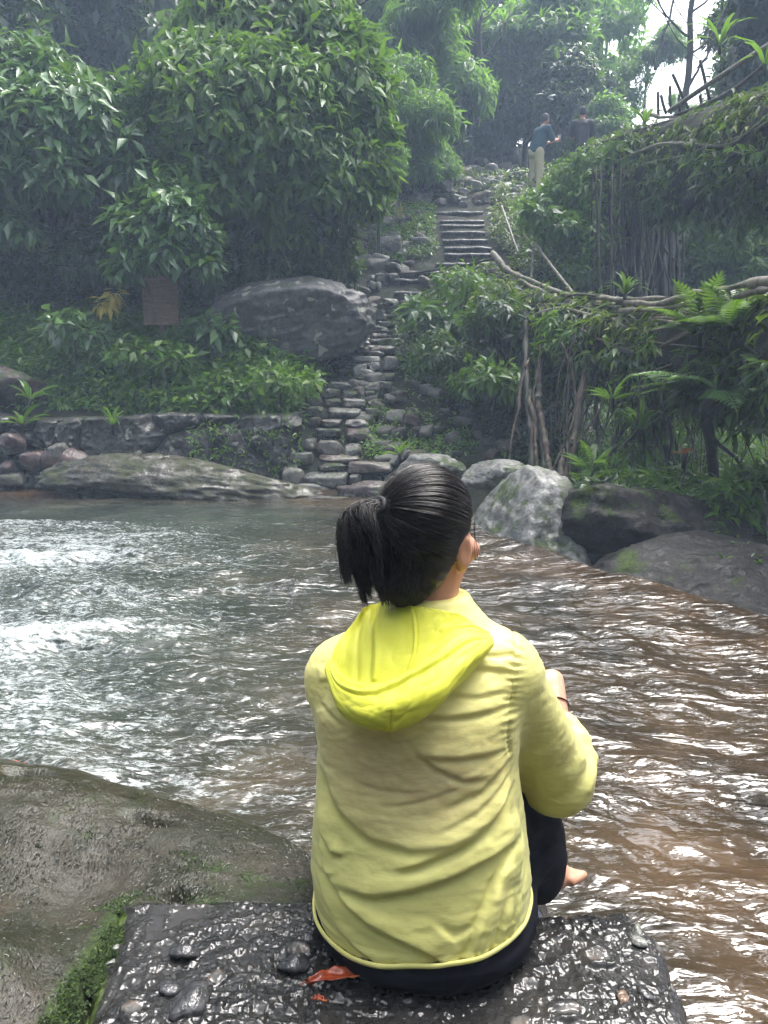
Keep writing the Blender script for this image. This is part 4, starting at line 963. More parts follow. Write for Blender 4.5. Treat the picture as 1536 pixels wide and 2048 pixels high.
# --- hood lying on the back
HR = [  # rows of (px, py, depth): from the collar down the inside, over the rim, round the outside
    [(706, 1248, 1.385), (722, 1222, 1.36), (760, 1203, 1.330), (820, 1210, 1.318), (880, 1219, 1.33), (926, 1232, 1.365), (962, 1256, 1.41)],
    [(682, 1275, 1.36), (705, 1262, 1.325), (752, 1255, 1.296), (822, 1256, 1.285), (880, 1252, 1.298), (935, 1248, 1.34), (972, 1262, 1.40)],
    [(668, 1300, 1.335), (695, 1305, 1.295), (750, 1315, 1.268), (815, 1312, 1.262), (875, 1288, 1.274), (935, 1258, 1.325), (978, 1266, 1.39)],
    [(661, 1322, 1.315), (690, 1352, 1.268), (742, 1374, 1.246), (800, 1360, 1.240), (860, 1318, 1.254), (930, 1268, 1.310), (981, 1270, 1.38)],
    [(657, 1318, 1.305), (682, 1350, 1.248), (736, 1368, 1.215), (796, 1352, 1.206), (858, 1308, 1.228), (926, 1262, 1.295), (983, 1272, 1.372)],
    [(655, 1320, 1.300), (678, 1358, 1.238), (734, 1378, 1.196), (798, 1362, 1.184), (866, 1318, 1.208), (932, 1270, 1.284), (985, 1275, 1.368)],
    [(652, 1330, 1.298), (674, 1382, 1.234), (734, 1410, 1.182), (802, 1396, 1.164), (880, 1350, 1.192), (945, 1296, 1.274), (987, 1280, 1.366)],
    [(650, 1340, 1.302), (674, 1405, 1.240), (738, 1438, 1.180), (808, 1430, 1.158), (890, 1382, 1.190), (955, 1316, 1.272), (988, 1286, 1.368)],
    [(652, 1352, 1.310), (680, 1425, 1.248), (742, 1457, 1.196), (800, 1464, 1.172), (880, 1415, 1.205), (952, 1338, 1.280), (986, 1292, 1.372)],
    [(656, 1352, 1.325), (686, 1424, 1.265), (746, 1452, 1.225), (796, 1456, 1.215), (872, 1410, 1.238), (946, 1336, 1.30), (982, 1292, 1.385)]]
def build_hood():
    OFF = [.004, .007, .009, .013, .034, .046, .058, .054, .036, .004]
    jx = 768 + FPX * JV[:, 0] / (JV[:, 1] * CP - (JV[:, 2] - CAMZ) * SP); jy = 1024 - FPX * (JV[:, 1] * SP + (JV[:, 2] - CAMZ) * CP) / (JV[:, 1] * CP - (JV[:, 2] - CAMZ) * SP)
    C = []
    for i, r in enumerate(HR):
        row = []
        for j, (a, b, Y) in enumerate(r):
            q = np.hypot(jx - a, jy - b); m = (q < 9)
            if m.any(): Y = JV[m, 1].min() - OFF[i] * (1 if j in (2, 3, 4) else .75 if j in (1, 5) else .38) - .004
            row.append(P(a, b, Y))
        C.append(row)
    C = np.array(C); nu, nv = 240, 300
    A = np.stack([catmull(C[i], nv) for i in range(len(HR))]); G = np.stack([catmull(A[:, j], nu) for j in range(nv)], 1)
    V = G.reshape(-1, 3); F = grid_faces(nu, nv); N = vnormals(V, F)
    U, W = np.meshgrid(np.linspace(0, 1, nu), np.linspace(0, 1, nv), indexing='ij'); U, W = U.ravel(), W.ravel()
    mid = np.sin(math.pi * W)
    disp = .0060 * fbm(W * 5 + U * 3, U * 3 - W * 2, 0, 101, 3, True) * mid + .0010 * fbm(W * 9, U * 8, 0, 102, 2, True)
    ctr = .50 + .03 * np.sin(U * 6)                              # the middle seam of the lining
    disp += -.003 * np.exp(-((W - ctr) / .006) ** 2) * (U < .38) + .0012 * np.exp(-((W - ctr - .014) / .006) ** 2) * (U < .38)
    disp += .006 * np.exp(-((W - .30 - .04 * U) / .018) ** 2) * sstep(.0, .05, U) * sstep(.36, .25, U) - .004 * np.exp(-((W - .335 - .04 * U) / .014) ** 2) * (U < .3)
    disp += .004 * np.exp(-((W - .20 - .15 * U) / .02) ** 2) * (U < .4)
    disp += .0035 * np.exp(-((U - .60 - .02 * np.sin(W * 9)) / .010) ** 2) * mid - .004 * np.exp(-((U - .575 - .02 * np.sin(W * 9)) / .012) ** 2) * mid   # rim casing
    disp += .003 * np.exp(-((W - .44) / .012) ** 2) * (U > .72)
    sgn = -1 if N[len(N) // 2, 1] > 0 else 1
    V = V + N * (sgn * disp)[:, None]
    return V, F
V, F = build_hood(); hd = part("hood", V, F, M_HD, woman); md = hd.modifiers.new("thick", 'SOLIDIFY'); md.thickness = .0014; md.offset = 0
# --- bow tag at the shoulder and bracelet
V, F = tube(wiggle([P(985, 1283, 1.34), P(995, 1272, 1.335), P(1005, 1280, 1.33), P(1000, 1292, 1.33), P(988, 1290, 1.335)], 24, .001, 5), .0045, 8); part("toggle", V, F, M_HD, woman)

# --- hair
t = NT("black_hair"); o = t.obj()
b = t.bsdf(Base_Color=t.ramp(t.noise(o, 30, 3), [(.35, (.006, .005, .006)), (.7, (.014, .010, .010))]), Roughness=.38, Specular_IOR_Level=.35); M_HAIR = t.done(b.outputs[0])
TIE = hp(-.035, -.112, .046)
def hair_cap():
    f = Field(HC - .16, HC + .16, .004)
    f.add(f.ell(hp(0, -.012, .018), (.083, .101, .102), HM), 0)
    f.add(f.ell(hp(.0, -.045, -.055), (.062, .050, .062), HM), .035)
    f.add(f.cap(hp(0, -.050, -.07), hp(-.006, -.046, -.108), .050, .040), .02)
    f.add(f.ell(TIE - (TIE - HC) * .14, (.013, .013, .013)), .05)
    # hairline: face and the skin behind the ears stay free
    f.inter(f.plane(hp(0, .048, .03), (Hf * .83 - Hu * .55)), .012)
    f.inter(f.plane(hp(0, -.008, -.045), (Hf * .90 - Hu * .42)), .012)
    f.inter(f.plane(hp(0, 0, -.132), -Hu + Hf * .35), .01)
    for s_ in (-1, 1): f.sub(f.ell(hp(.085 * s_, .004, -.040), (.018, .024, .040), HM), .008)
    V, F = f.mesh(); V = smooth(V, F, 3, .5)
    # combed grooves running to the tie
    q = norm((V - HC) @ HM); tl = norm(((TIE - HC) @ HM)[None])[0]; e1 = norm(np.cross(tl, [0, 0, 1.0])); e2 = np.cross(tl, e1); ang = np.arctan2(q @ e2, q @ e1)
    V = V + vnormals(V, F) * (.0016 * fbm(ang * 14, (q @ tl) * 1.2, 0, 111, 4))[:, None]
    return V, F
def strand_mesh(S, r):
    """S (n,k,3) strands -> three sided tubes"""
    n, k, _ = S.shape; T = norm(np.gradient(S, axis=1)); a = norm(np.cross(T, np.array([.3, .5, .8]))); b = np.cross(T, a)
    w = np.interp(np.linspace(0, 1, k), [0, .1, .8, 1], [.6, 1, 1, .35])[None, :, None] * np.broadcast_to(r, (n,))[:, None, None]
    V = np.stack([S + w * (math.cos(q) * a + math.sin(q) * b) for q in (0, 2.094, 4.189)], 2)
    base = (np.arange(n)[:, None] * k + np.arange(k - 1)[None]) * 3
    F = np.stack([np.stack([base + j, base + (j + 1) % 3, base + 3 + (j + 1) % 3, base + 3 + j], -1) for j in range(3)], 2).reshape(-1, 4)
    return V.reshape(-1, 3), F
def cap_strands(n=5200):
    R = rng(77); tl = norm(((TIE - hp(0, -.012, .018)) @ HM)[None])[0]
    q = norm(R.normal(size=(n * 2, 3))); y, z, x = q[:, 1], q[:, 2], q[:, 0]
    ok = ((y * .83 - z * .55) < .34) & ((y * .90 - z * .42 - .0) < .22) & (z > -.93) & ~((np.abs(x) > .80) & (z < -.05) & (z > -.75) & (y > -.25))
    q = q[ok][:n]; n = len(q)
    k = 16; t_ = np.linspace(0, 1, k)[None, :, None]
    om = np.arccos(np.clip(q @ tl, -1, 1))[:, None, None]; so = np.maximum(np.sin(om), 1e-3)
    D = norm((np.sin((1 - t_) * om) * q[:, None] + np.sin(t_ * om) * tl) / so)
    sag = R.normal(0, .025, (n, 1, 3)) * np.sin(math.pi * t_); D = norm(D + sag)
    rx = 1 / np.sqrt((D[..., 0] / .085) ** 2 + (D[..., 1] / .103) ** 2 + (D[..., 2] / .104) ** 2)
    low = np.clip(-D[..., 2], 0, 1); rx = rx * (1 + .10 * low) 
    endr = np.linalg.norm(TIE - hp(0, -.012, .018)); tt = t_[..., 0]
    rx = rx * (1 - tt ** 3) + endr * tt ** 3 + R.uniform(-.0015, .0035, (n, 1)) * np.sin(math.pi * tt)
    S = hp(0, -.012, .018) + (D * rx[..., None]) @ HM.T
    fly = R.random(n) < .03; S[fly] += (D[fly] @ HM.T) * (R.uniform(.002, .007, (fly.sum(), 1, 1)) * np.sin(math.pi * t_))
    return strand_mesh(S, R.uniform(.00035, .0007, n))
def tail_strands(n=3600):
    R = rng(78); k = 18; t_ = np.linspace(0, 1, k)[None, :, None]
    out = norm((TIE - HC)[None])[0]
    u = R.normal(size=(n, 2)); a0 = TIE + out * .004 + Hr * u[:, :1] * .005 + Hu * u[:, 1:] * .005
    nl = 26; lk = R.random(nl); li = R.integers(0, nl, n); CX = (lk[li][:, None] - .45) * .05
    s_ = R.random((n, 1)); ctl = TIE + out * R.uniform(.018, .042, (n, 1)) + np.array([-.010, 0, -.004]) + np.array([1., 0, 0]) * (R.normal(0, .006, (n, 1)) + CX) + np.array([0, 0, 1.]) * R.normal(0, .006, (n, 1))
    p_left = P(704, 1150, 1.290); p_mid = P(746, 1152, 1.280); p_r = P(800, 1175, 1.305)
    lkd = R.normal(0, 1, (nl, 3)) * [.008, .012, .016]; lkd[:, 2] += R.choice([0, -.035, -.02, .02], nl)
    g = np.clip(lk[li][:, None] + R.normal(0, .012, (n, 1)), 0, 1); end = np.where(g < .5, p_left + (p_mid - p_left) * (g / .5), p_mid + (p_r - p_mid) * ((g - .5) / .5))
    end = end + lkd[li] + R.normal(0, .0030, (n, 3)); end[:, 2] += R.exponential(.010, n)
    ctl2 = end * .5 + ctl * .5 + np.array([-.020, -.010, .026]) * (1.2 - g) + R.normal(0, .004, (n, 3))
    S = (1 - t_) ** 3 * a0[:, None] + 3 * (1 - t_) ** 2 * t_ * ctl[:, None] + 3 * (1 - t_) * t_ ** 2 * ctl2[:, None] + t_ ** 3 * end[:, None]
    S = S + (R.normal(0, .003, (n, 1, 3))) * np.sin(t_ * 5 + R.uniform(0, 6, (n, 1, 1))) * t_
    return strand_mesh(S, R.uniform(.0004, .0008, n))
def nape_strands(n=2200):
    R = rng(79); k = 9; t_ = np.linspace(0, 1, k)[None, :, None]
    a = R.uniform(-1.35, 1.35, (n, 1)); rad_ = lambda u_, k: hp(-.004, -.040, 0) + Hr * np.sin(a) * k + Hf * (-np.cos(a) * k * 1.02) + Hu * u_; u0 = R.uniform(-.075, -.035, (n, 1)); S0 = rad_(u0, .062 + .25 * (u0 + .075)); S1 = rad_(u0 - R.uniform(.03, .075, (n, 1)), .0535) + Hr * R.normal(0, .004, (n, 1)); S1[:, 2] = np.maximum(S1[:, 2], .890 + .028 * np.clip(a[:, 0], 0, 1.4) + .022 * R.random(n) ** 2)
    # stray locks beside the cheek
    m = 3; f0 = hp(.078, .030, .03) + R.normal(0, .004, (m, 3)); f1 = hp(.083, .045, -.06) + R.normal(0, .006, (m, 3)); S0 = np.concatenate([S0, f0]); S1 = np.concatenate([S1, f1])
    S = S0[:, None] * (1 - t_) + S1[:, None] * t_ - Hf * .004 * np.sin(math.pi * t_)
    return strand_mesh(S, .0005)
V1, F1 = hair_cap(); V2, F2 = cap_strands(); V4, F4 = nape_strands()
VV, FF = join([(V1, F1), (V2, F2), (V4, F4)]); part("hair", VV, FF, M_HAIR, woman)
V3, F3 = tail_strands(); part("ponytail", V3, F3, M_HAIR, woman)
a_ = np.linspace(0, 2 * math.pi, 30); out = norm((TIE - HC)[None])[0]; e1 = norm(np.cross(out, [0, 0, 1.])); e2 = np.cross(out, e1)
V, F = tube(TIE + out * .004 + .0150 * (np.cos(a_)[:, None] * e1 + np.sin(a_)[:, None] * e2), .0055, 10, False)
t = NT("hair_elastic"); b = t.bsdf(Base_Color=(.008, .008, .012, 1), Roughness=.7, Normal=t.bump(t.noise(t.obj(), 400, 2), .8, .001)); part("hair_tie", V, F, t.done(b.outputs[0]), woman)
# bracelet: a thin black cord with a small bow on the bare forearm
fa = norm((WR - EL)[None])[0]; e1 = norm(np.cross(fa, [0, 0, 1.])); e2 = np.cross(e1, fa); cB = EL + (WR - EL) * .74
V, F = tube(cB + .0315 * (np.cos(a_)[:, None] * e1 + np.sin(a_)[:, None] * e2), .0016, 6, False)
kn = cB + e2 * .032 - e1 * .006
V2, F2 = tube(catmull([kn, kn + e2 * .008 - e1 * .012, kn + e2 * .014 - e1 * .002, kn + e2 * .002 + fa * .008, kn + fa * .016 + e2 * .006], 20), .0013, 6)
VV, FF = join([(V, F), (V2, F2)]); part("bracelet", VV, FF, M_TR, woman)
# ================================================================== vegetation
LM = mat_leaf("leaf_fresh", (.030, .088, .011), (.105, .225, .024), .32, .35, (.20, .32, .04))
LD = mat_leaf("leaf_dark", (.009, .030, .009), (.026, .072, .018), .35, .25)  # dark green also stands in for shade on sheltered foliage
LB = mat_leaf("leaf_bright", (.05, .13, .012), (.13, .28, .025), .38, .45, (.26, .36, .04))
LW = mat_leaf("leaf_pale", (.05, .12, .035), (.12, .24, .07), .28, .25, (.20, .34, .11), .7)
LMO = mat_leaf("leaf_mossy", (.030, .052, .008), (.110, .150, .020), .45, .3, (.28, .30, .07))
LY = mat_leaf("leaf_yellow", (.55, .40, .05), (.75, .62, .18), .4, .4)
LF = mat_leaf("leaf_far", (.040, .11, .028), (.110, .23, .045), .45, .45)
LFB = mat_leaf("leaf_far_bright", (.07, .17, .03), (.16, .31, .05), .45, .5)
def mat_bark(name, c1, c2, sc_=1.0):
    t = NT(name); o = t.obj(); n = t.noise(t.scalev(o, 1, 1, .35), 18 * sc_, 6, .7); n2 = t.noise(o, 5, 4)
    col = t.mix(t.mr(n2, .45, .65, 0, .5), t.ramp(n, [(.3, c1), (.7, c2)]), (.035, .05, .015))
    return t.done(t.bsdf(Base_Color=col, Roughness=.55, Normal=t.bump(n, .8, .02)).outputs[0])
BK_D = mat_bark("dark_bark", (.007, .006, .005), (.028, .023, .018))
BK_M = mat_bark("root_bark", (.016, .013, .010), (.065, .053, .040))
BK_P = mat_bark("pale_root_bark", (.06, .05, .038), (.30, .27, .21))
BK_R = mat_bark("reddish_root_bark", (.035, .024, .018), (.22, .16, .12))

def hits(px_, py_, y0=8.0, y1=40.0, n=500):
    px_, py_ = np.asarray(px_, float), np.asarray(py_, float); Y = np.linspace(y0, y1, n)
    a, b, c = ray(px_, py_); X = (a / b)[:, None] * Y; Z = CAMZ + (c / b)[:, None] * Y
    h = H(X, np.broadcast_to(Y, X.shape), False); m = Z < h; k = np.argmax(m, 1); ok = m.any(1)
    return np.stack([X[np.arange(len(k)), k], Y[k], h[np.arange(len(k)), k]], 1)[ok]
def inpoly(x, y, poly):
    ins = np.zeros(len(x), bool); n = len(poly)
    for i in range(n):
        x1, y1 = poly[i]; x2, y2 = poly[(i + 1) % n]
        ins ^= ((y1 > y) != (y2 > y)) & (x < (x2 - x1) * (y - y1) / (y2 - y1 + 1e-9) + x1)
    return ins
def region(poly, n, R):
    p = np.array(poly, float); x = R.uniform(p[:, 0].min(), p[:, 0].max(), n * 3); y = R.uniform(p[:, 1].min(), p[:, 1].max(), n * 3)
    m = inpoly(x, y, poly); return x[m][:n], y[m][:n]
def undergrowth(name, polys, label, seed, kind='stuff', y0=8.0):
    """polys: (pixel polygon, sprigs, height, leaf L, W, leaves per sprig, material)"""
    parts_, mats, mi = [], [], []
    for j, (poly, n, ht, L, W, m, mat, dr) in enumerate(polys):
        R = rng(seed + j); x, y = region(poly, n, R); Pn = hits(x, y, y0)
        cl = fbm(Pn[:, 0] * 1.6, Pn[:, 1] * 1.6, 0, seed + j, 3)
        Pn = Pn[cl > -.42]; cl = cl[cl > -.42]
        Pn[:, 2] += R.uniform(.1, 1, len(Pn)) ** .7 * ht * (1 + .9 * cl); O = np.array([0, -.45, 1.0]) + R.normal(0, .35, (len(Pn), 3))
        V, F = sprigs(Pn, O, R, m, L, W, dr); parts_.append((V, F)); mats.append(mat); mi.append(np.full(len(F), j))
    V, F = join(parts_); o = link(name, mesh_data(name, V, np.concatenate(F), mats, True, midx=np.concatenate(mi)))
    return tag(o, label, None, None, kind)
def tree(name, base, lobes, label, group=None, leaf=(.14, .06), nspr=2600, m=6, mat=None, droop=.7, trunk_r=.07, shell=.28, gap=.25, seed=1, bark=None, cat="tree", tmpl=LEAF, lean=(0, 0), zmin=-.6, trunk=True):
    base = np.array(base, float); root = empty(name, tuple(base), label, cat, group); R = rng(seed)
    Pn, O = lobes_points(lobes, nspr, R, shell, gap, seed=seed, zmin=zmin)
    V, F = sprigs(Pn, O, R, m, leaf[0], leaf[1], droop, tmpl=tmpl); part("crown", V, F, mat or LM, root)
    if trunk:
        L_ = np.asarray(lobes); c = L_[:, :3].mean(0); tr = []
        top = c.copy(); pts = wiggle([base - [0, 0, .2], base * .6 + top * .4 + [lean[0], lean[1], .2], top], 14, trunk_r * 1.5, seed)
        tr.append(tube(pts, np.linspace(trunk_r, trunk_r * .35, 14), 8))
        for i, l in enumerate(L_[:14]):
            a = pts[min(13, 5 + (i * 5) % 8)]; tr.append(tube(wiggle([a, a * .5 + l[:3] * .5 + [0, 0, .15 * l[5]], l[:3] + [0, 0, .3 * l[5]]], 9, .05, seed + i), np.linspace(trunk_r * .42, .008, 9), 5))
            for q in range(3):
                e = l[:3] + R.normal(0, .5, 3) * l[3:]; tr.append(tube(wiggle([l[:3] - [0, 0, .2 * l[5]], e], 6, .03, seed + i * 3 + q), np.linspace(trunk_r * .18, .004, 6), 4))
        V, F = join(tr); part("trunk", V, F, bark or BK_D, root)
    return root
def L3(items, ry=.8, rz=.9):
    return [(*P(a, b, Y), r, r * ry, r * rz) for a, b, Y, r in items]
def ground_at(px_, py_, y0=8.0): return hit(px_, py_, y0)

# --- overhanging shrub trees, left
tree("shrub_tree", ground_at(560, 560), L3([(560, 95, 12.0, 1.25), (470, 60, 12.4, 1.0), (650, 190, 11.6, .95), (500, 240, 11.0, 1.25), (690, 300, 11.4, .62), (400, 190, 11.2, .95), (615, 350, 11.2, .85), (690, 385, 11.3, .5), (450, 360, 10.9, .85), (560, 440, 11.3, .7), (700, 210, 11.6, .5)]),
     "big overhanging tree with drooping pointed leaves above the huge boulder", nspr=7000, leaf=(.20, .080), mat=LM, seed=11, gap=.15, m=5, droop=.95, trunk_r=.09)
tree("shrub_tree", ground_at(600, 540), L3([(610, 50, 12.2, .75), (680, 110, 11.9, .6), (725, 190, 11.7, .45), (745, 270, 11.6, .36), (752, 350, 11.5, .30), (740, 400, 11.4, .24), (640, 90, 11.8, .55)]),
     "lit edge of the overhanging tree facing the stairs, its light painted as bright yellow green leaves", nspr=3000, leaf=(.19, .078), mat=LB, seed=12, gap=.1, droop=.9, trunk_r=.03)  # brighter leaf colour paints the tree's lit outline
tree("shrub_tree", ground_at(120, 600), L3([(60, 170, 11.4, .8), (10, 240, 11.0, .9), (130, 250, 10.9, .85), (220, 300, 11.0, .7), (120, 340, 10.7, .6), (20, 340, 10.8, .6), (200, 220, 11.3, .6), (250, 330, 10.9, .45), (30, 450, 10.8, .3), (-90, 300, 11, 1.0)]),
     "leaning tree at the far edge with pale drooping leaf sprays", nspr=4600, leaf=(.20, .082), mat=LW, seed=13, gap=.25, droop=.9, trunk_r=.08)
tree("shrub_tree", ground_at(360, 580), L3([(330, 400, 10.2, .36), (300, 450, 10.0, .32), (355, 430, 10.0, .38), (400, 470, 10.0, .26), (280, 500, 10.0, .26), (330, 500, 9.9, .26), (410, 520, 9.95, .14), (250, 530, 10.1, .2), (260, 440, 10.2, .28)]),
     "low hanging spray of pale pointed leaves above the wooden board", nspr=900, leaf=(.19, .085), mat=LW, seed=14, gap=.1, droop=1.0, trunk_r=.03)
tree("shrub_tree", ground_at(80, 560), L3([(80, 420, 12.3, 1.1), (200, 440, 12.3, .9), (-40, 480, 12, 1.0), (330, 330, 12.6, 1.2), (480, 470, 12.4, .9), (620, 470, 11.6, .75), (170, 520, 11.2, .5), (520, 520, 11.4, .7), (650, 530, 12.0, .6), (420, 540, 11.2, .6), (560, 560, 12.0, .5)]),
     "dark inner tree in the shade behind the hanging sprays", nspr=5200, leaf=(.15, .06), mat=LD, seed=15, gap=.1, trunk_r=.06)  # shade under the big tree is put into the dark leaf colour
# small yellow leaved plant
tree("yellow_plant", ground_at(225, 650), L3([(205, 605, 10.1, .11), (228, 585, 10.1, .12), (215, 600, 10.1, .1)]), "small plant with pale yellow withered leaves beside the wooden board", nspr=26, leaf=(.15, .045), mat=LY, seed=16, gap=0, droop=1.1, trunk_r=.012, cat="plant", m=4)

# --- far forest on the hill top
def far_variant(seed, mat, nl, leaf, n=4200, bamboo=False, gap=.3):
    R = rng(seed); lobes = []
    for i in range(nl):
        d = norm(R.normal(size=(1, 3)))[0] * [1.9, 1.6, 1.7]; r = R.uniform(.7, 1.25); lobes.append((*(d * R.uniform(.3, 1)), r, r, r * .75))
    Pn, O = lobes_points(lobes, n, R, .35, gap, gfreq=.9, seed=seed)
    V, F = sprigs(Pn, O, R, 6, leaf[0], leaf[1], 1.1 if bamboo else .6); cr = mesh_data("crown", V, F, mat)
    tr = [tube(wiggle([(0, 0, -7.5), (.2, 0, -3), (0, 0, .6)], 16, .15, seed), np.linspace(.15, .05, 16), 7)]
    for i, l in enumerate(lobes): tr.append(tube(wiggle([(0.05, 0, -2.2 + .25 * i), np.array(l[:3]) * .6 + [0, 0, .1], l[:3]], 8, .08, seed + i), np.linspace(.05, .012, 8), 5))
    V, F = join(tr); return cr, mesh_data("trunk", V, F, BK_D)
VAR = [far_variant(41, LF, 11, (.30, .12), gap=.55), far_variant(42, LFB, 11, (.28, .11), gap=.55), far_variant(43, LF, 12, (.36, .075), bamboo=True), far_variant(44, LD, 12, (.28, .12), 5200, gap=.2)]
def far_tree(px_, py_, Y, s, v, rz, label, group="trees on the hill top"):
    c = P(px_, py_, Y); root = empty("forest_tree", tuple(c), label, "tree", group); root.scale = (s,) * 3; root.rotation_euler = (0, 0, rz)
    for nm, me in zip(("crown", "trunk"), VAR[v]):
        o = bpy.data.objects.new(nm, me); COL.objects.link(o); o.parent = root
    return root
far = [  # px py Y scale variant rot label
    (930, 70, 24, 1.15, 0, 0, "tree with a slim dark double trunk above the grey boulder"), (1060, 130, 25, 1.0, 0, 2, "rounded tree crown directly above the man in the teal shirt"),
    (1180, 90, 26, 1.05, 1, 1, "light green tree left of the white sky gap"), (1150, 180, 23, .8, 3, 4, "dark layered tree behind the man in the dark shirt"),
    (830, 60, 20, .9, 2, 1, "narrow leaved bamboo clump at the edge of the big overhanging tree"), (800, 190, 17, .62, 2, 3, "hanging bamboo foliage above the grey boulder's left"),
    (860, 230, 21, .7, 3, 2, "dark tree low behind the bamboo foliage"), (1000, 190, 26, 1.0, 3, 5, "dark bluish tree in the middle of the hill top"),
    (1505, 60, 19, .7, 3, 1, "dark tree whose leaves hang over the upper bridge's railing"), (1560, 120, 17, .7, 3, 2, "dense dark tree past the end of the railing"),
    (1300, 110, 24, .42, 0, 3, "sparse sapling crown speckling the white sky gap"), (1225, 10, 30, .6, 1, 3, "thin pale tree seen against the white sky"), 
    (760, 20, 22, 1.0, 1, 4, "misty pale green tree at the top edge beside the overhanging tree"), (700, -40, 26, 1.3, 1, 2, "tall misty tree above the overhanging tree"),
    (100, 20, 19, 1.25, 3, 1, "dark hazy tree above the leaning tree"), (-60, 60, 17, 1.1, 3, 3, "dark hazy tree at the upper corner"), (260, -20, 22, 1.3, 3, 5, "dark hazy tree behind the big overhanging tree"),
    (430, -60, 22, 1.2, 0, 1, "tall tree rising above the big overhanging tree"), (1230, 210, 24, .55, 1, 1, "bright green sapling at the foot of the railing"), (1370, 225, 24, .30, 1, 5, "small bright tree below the white sky gap"),
    (940, 290, 28, .7, 3, 7, "dark low tree behind the top of the stairs"), (1090, 250, 28, .8, 3, 1, "shadowed low tree behind the standing men"), (1010, -30, 30, 1.3, 2, 2, "tall bamboo at the top edge over the stairs"),
    (1160, -40, 32, 1.2, 0, 4, "high crown at the top edge left of the sky gap"), (1600, -20, 16, .8, 3, 6, "dark crown at the upper corner over the bridge"), (1180, 280, 22, .5, 0, 2, "low leafy tree beside the man in the dark shirt"),
    (760, 330, 14.6, .28, 2, 2, "low bamboo tuft left of the rubble slope"), (840, 300, 18, .45, 2, 5, "bamboo sprays over the rubble slope"), (900, 140, 31, 1.3, 1, 6, "pale misty tree far behind the stairs"),
    (1100, 40, 38, 1.6, 0, 2, "faint misty tree farthest away behind the others")]
for a in far: far_tree(*a)
def slim_trunk(px_, p0, p1, Y, r, label, seed, sway=.1):
    a, b = P(px_[0], p0, Y), P(px_[1], p1, Y); V, F = tube(wiggle([a, (a + b) / 2 + [sway * .5, 0, 0], b], 24, sway, seed), np.linspace(r, r * .6, 24), 8)
    root = empty("forest_tree", tuple(a), label, "tree", "bare trunks on the hill top"); part("trunk", V, F, BK_D, root)
    br = [tube(wiggle([a + (b - a) * t_, a + (b - a) * t_ + [s_ * .5, 0, .45], a + (b - a) * t_ + [s_ * .9, .1, 1.3]], 8, .05, seed + k), np.linspace(r * .35, .01, 8), 5) for k, (t_, s_) in enumerate(((.4, 1), (.55, -1), (.7, 1), (.82, -1)))]
    V, F = join(br); part("limb", V, F, BK_D, root); return root
slim_trunk((957, 948), 250, -60, 22, .09, "slim dark trunk rising behind the grey boulder", 61); slim_trunk((940, 965), 240, -40, 21.5, .06, "thinner dark trunk leaning beside the slim one", 62, .25)
slim_trunk((890, 905), 230, -50, 23, .10, "dark trunk half hidden behind bamboo foliage", 63); slim_trunk((1362, 1385), 230, -60, 16, .075, "straight dark trunk against the white sky gap", 64, .12)
slim_trunk((1370, 1420), 190, 60, 16, .03, "thin pale leaning branch beside the straight trunk", 65, .15); slim_trunk((700, 720), 60, -40, 13.5, .05, "dark forked trunk above the overhanging tree", 66)
slim_trunk((1310, 1345), 140, -60, 20, .04, "thin stem crossing the white sky gap", 67, .2)

# --- the far bank's right side, below and behind the bridges
tree("jungle_tree", (5.0, 16, .9), L3([(1480, 420, 16, 1.5), (1380, 440, 17, 1.3), (1560, 520, 15, 1.5), (1430, 540, 16, 1.2), (1540, 330, 17, 1.2)]), "tree filling the gap between the two bridges", nspr=4200, leaf=(.20, .07), mat=LM, seed=21, gap=.25, trunk_r=.12)
tree("jungle_tree", (4.5, 15, .7), L3([(1500, 760, 14, 1.3), (1400, 800, 15, 1.2), (1590, 820, 13, 1.2), (1300, 820, 15.5, 1.2), (1450, 900, 13.5, .9), (1220, 760, 15.5, 1.2), (1560, 940, 12, .8)]), "tree with drooping leaves seen under the lower bridge", nspr=5200, leaf=(.18, .06), mat=LM, seed=22, gap=.2, trunk_r=.1)
tree("jungle_tree", (2.6, 14.5, 1.2), L3([(1150, 640, 14.5, 1.3), (1240, 520, 15.5, 1.4), (1100, 780, 13.5, 1.0), (1180, 860, 12.8, .8), (1320, 640, 16, 1.3)]), "deeply shaded tree behind the hanging roots", nspr=3800, leaf=(.18, .07), mat=LD, seed=23, gap=.05, trunk_r=.1)  # deep shade behind the roots painted with dark leaves
for i, (a, b, Y, r, lab) in enumerate([(1540, 600, 20, 3.2, "dim tree far down the gorge between the bridges"), (1380, 700, 22, 3.2, "dim tree far down the gorge behind the root curtain"), (1600, 800, 19, 3, "dim tree far down the gorge at the edge"), (1240, 640, 21, 3, "dim tree far down the gorge behind the root column")]):
    tree("jungle_tree", (P(a, b, Y)[0], Y, .5), L3([(a, b, Y, r), (a - 120, b + 120, Y, r * .7), (a + 100, b - 100, Y, r * .7)]), lab, "trees down the gorge", nspr=2600, leaf=(.34, .12), mat=LD, seed=24 + i, gap=.0, trunk_r=.15)

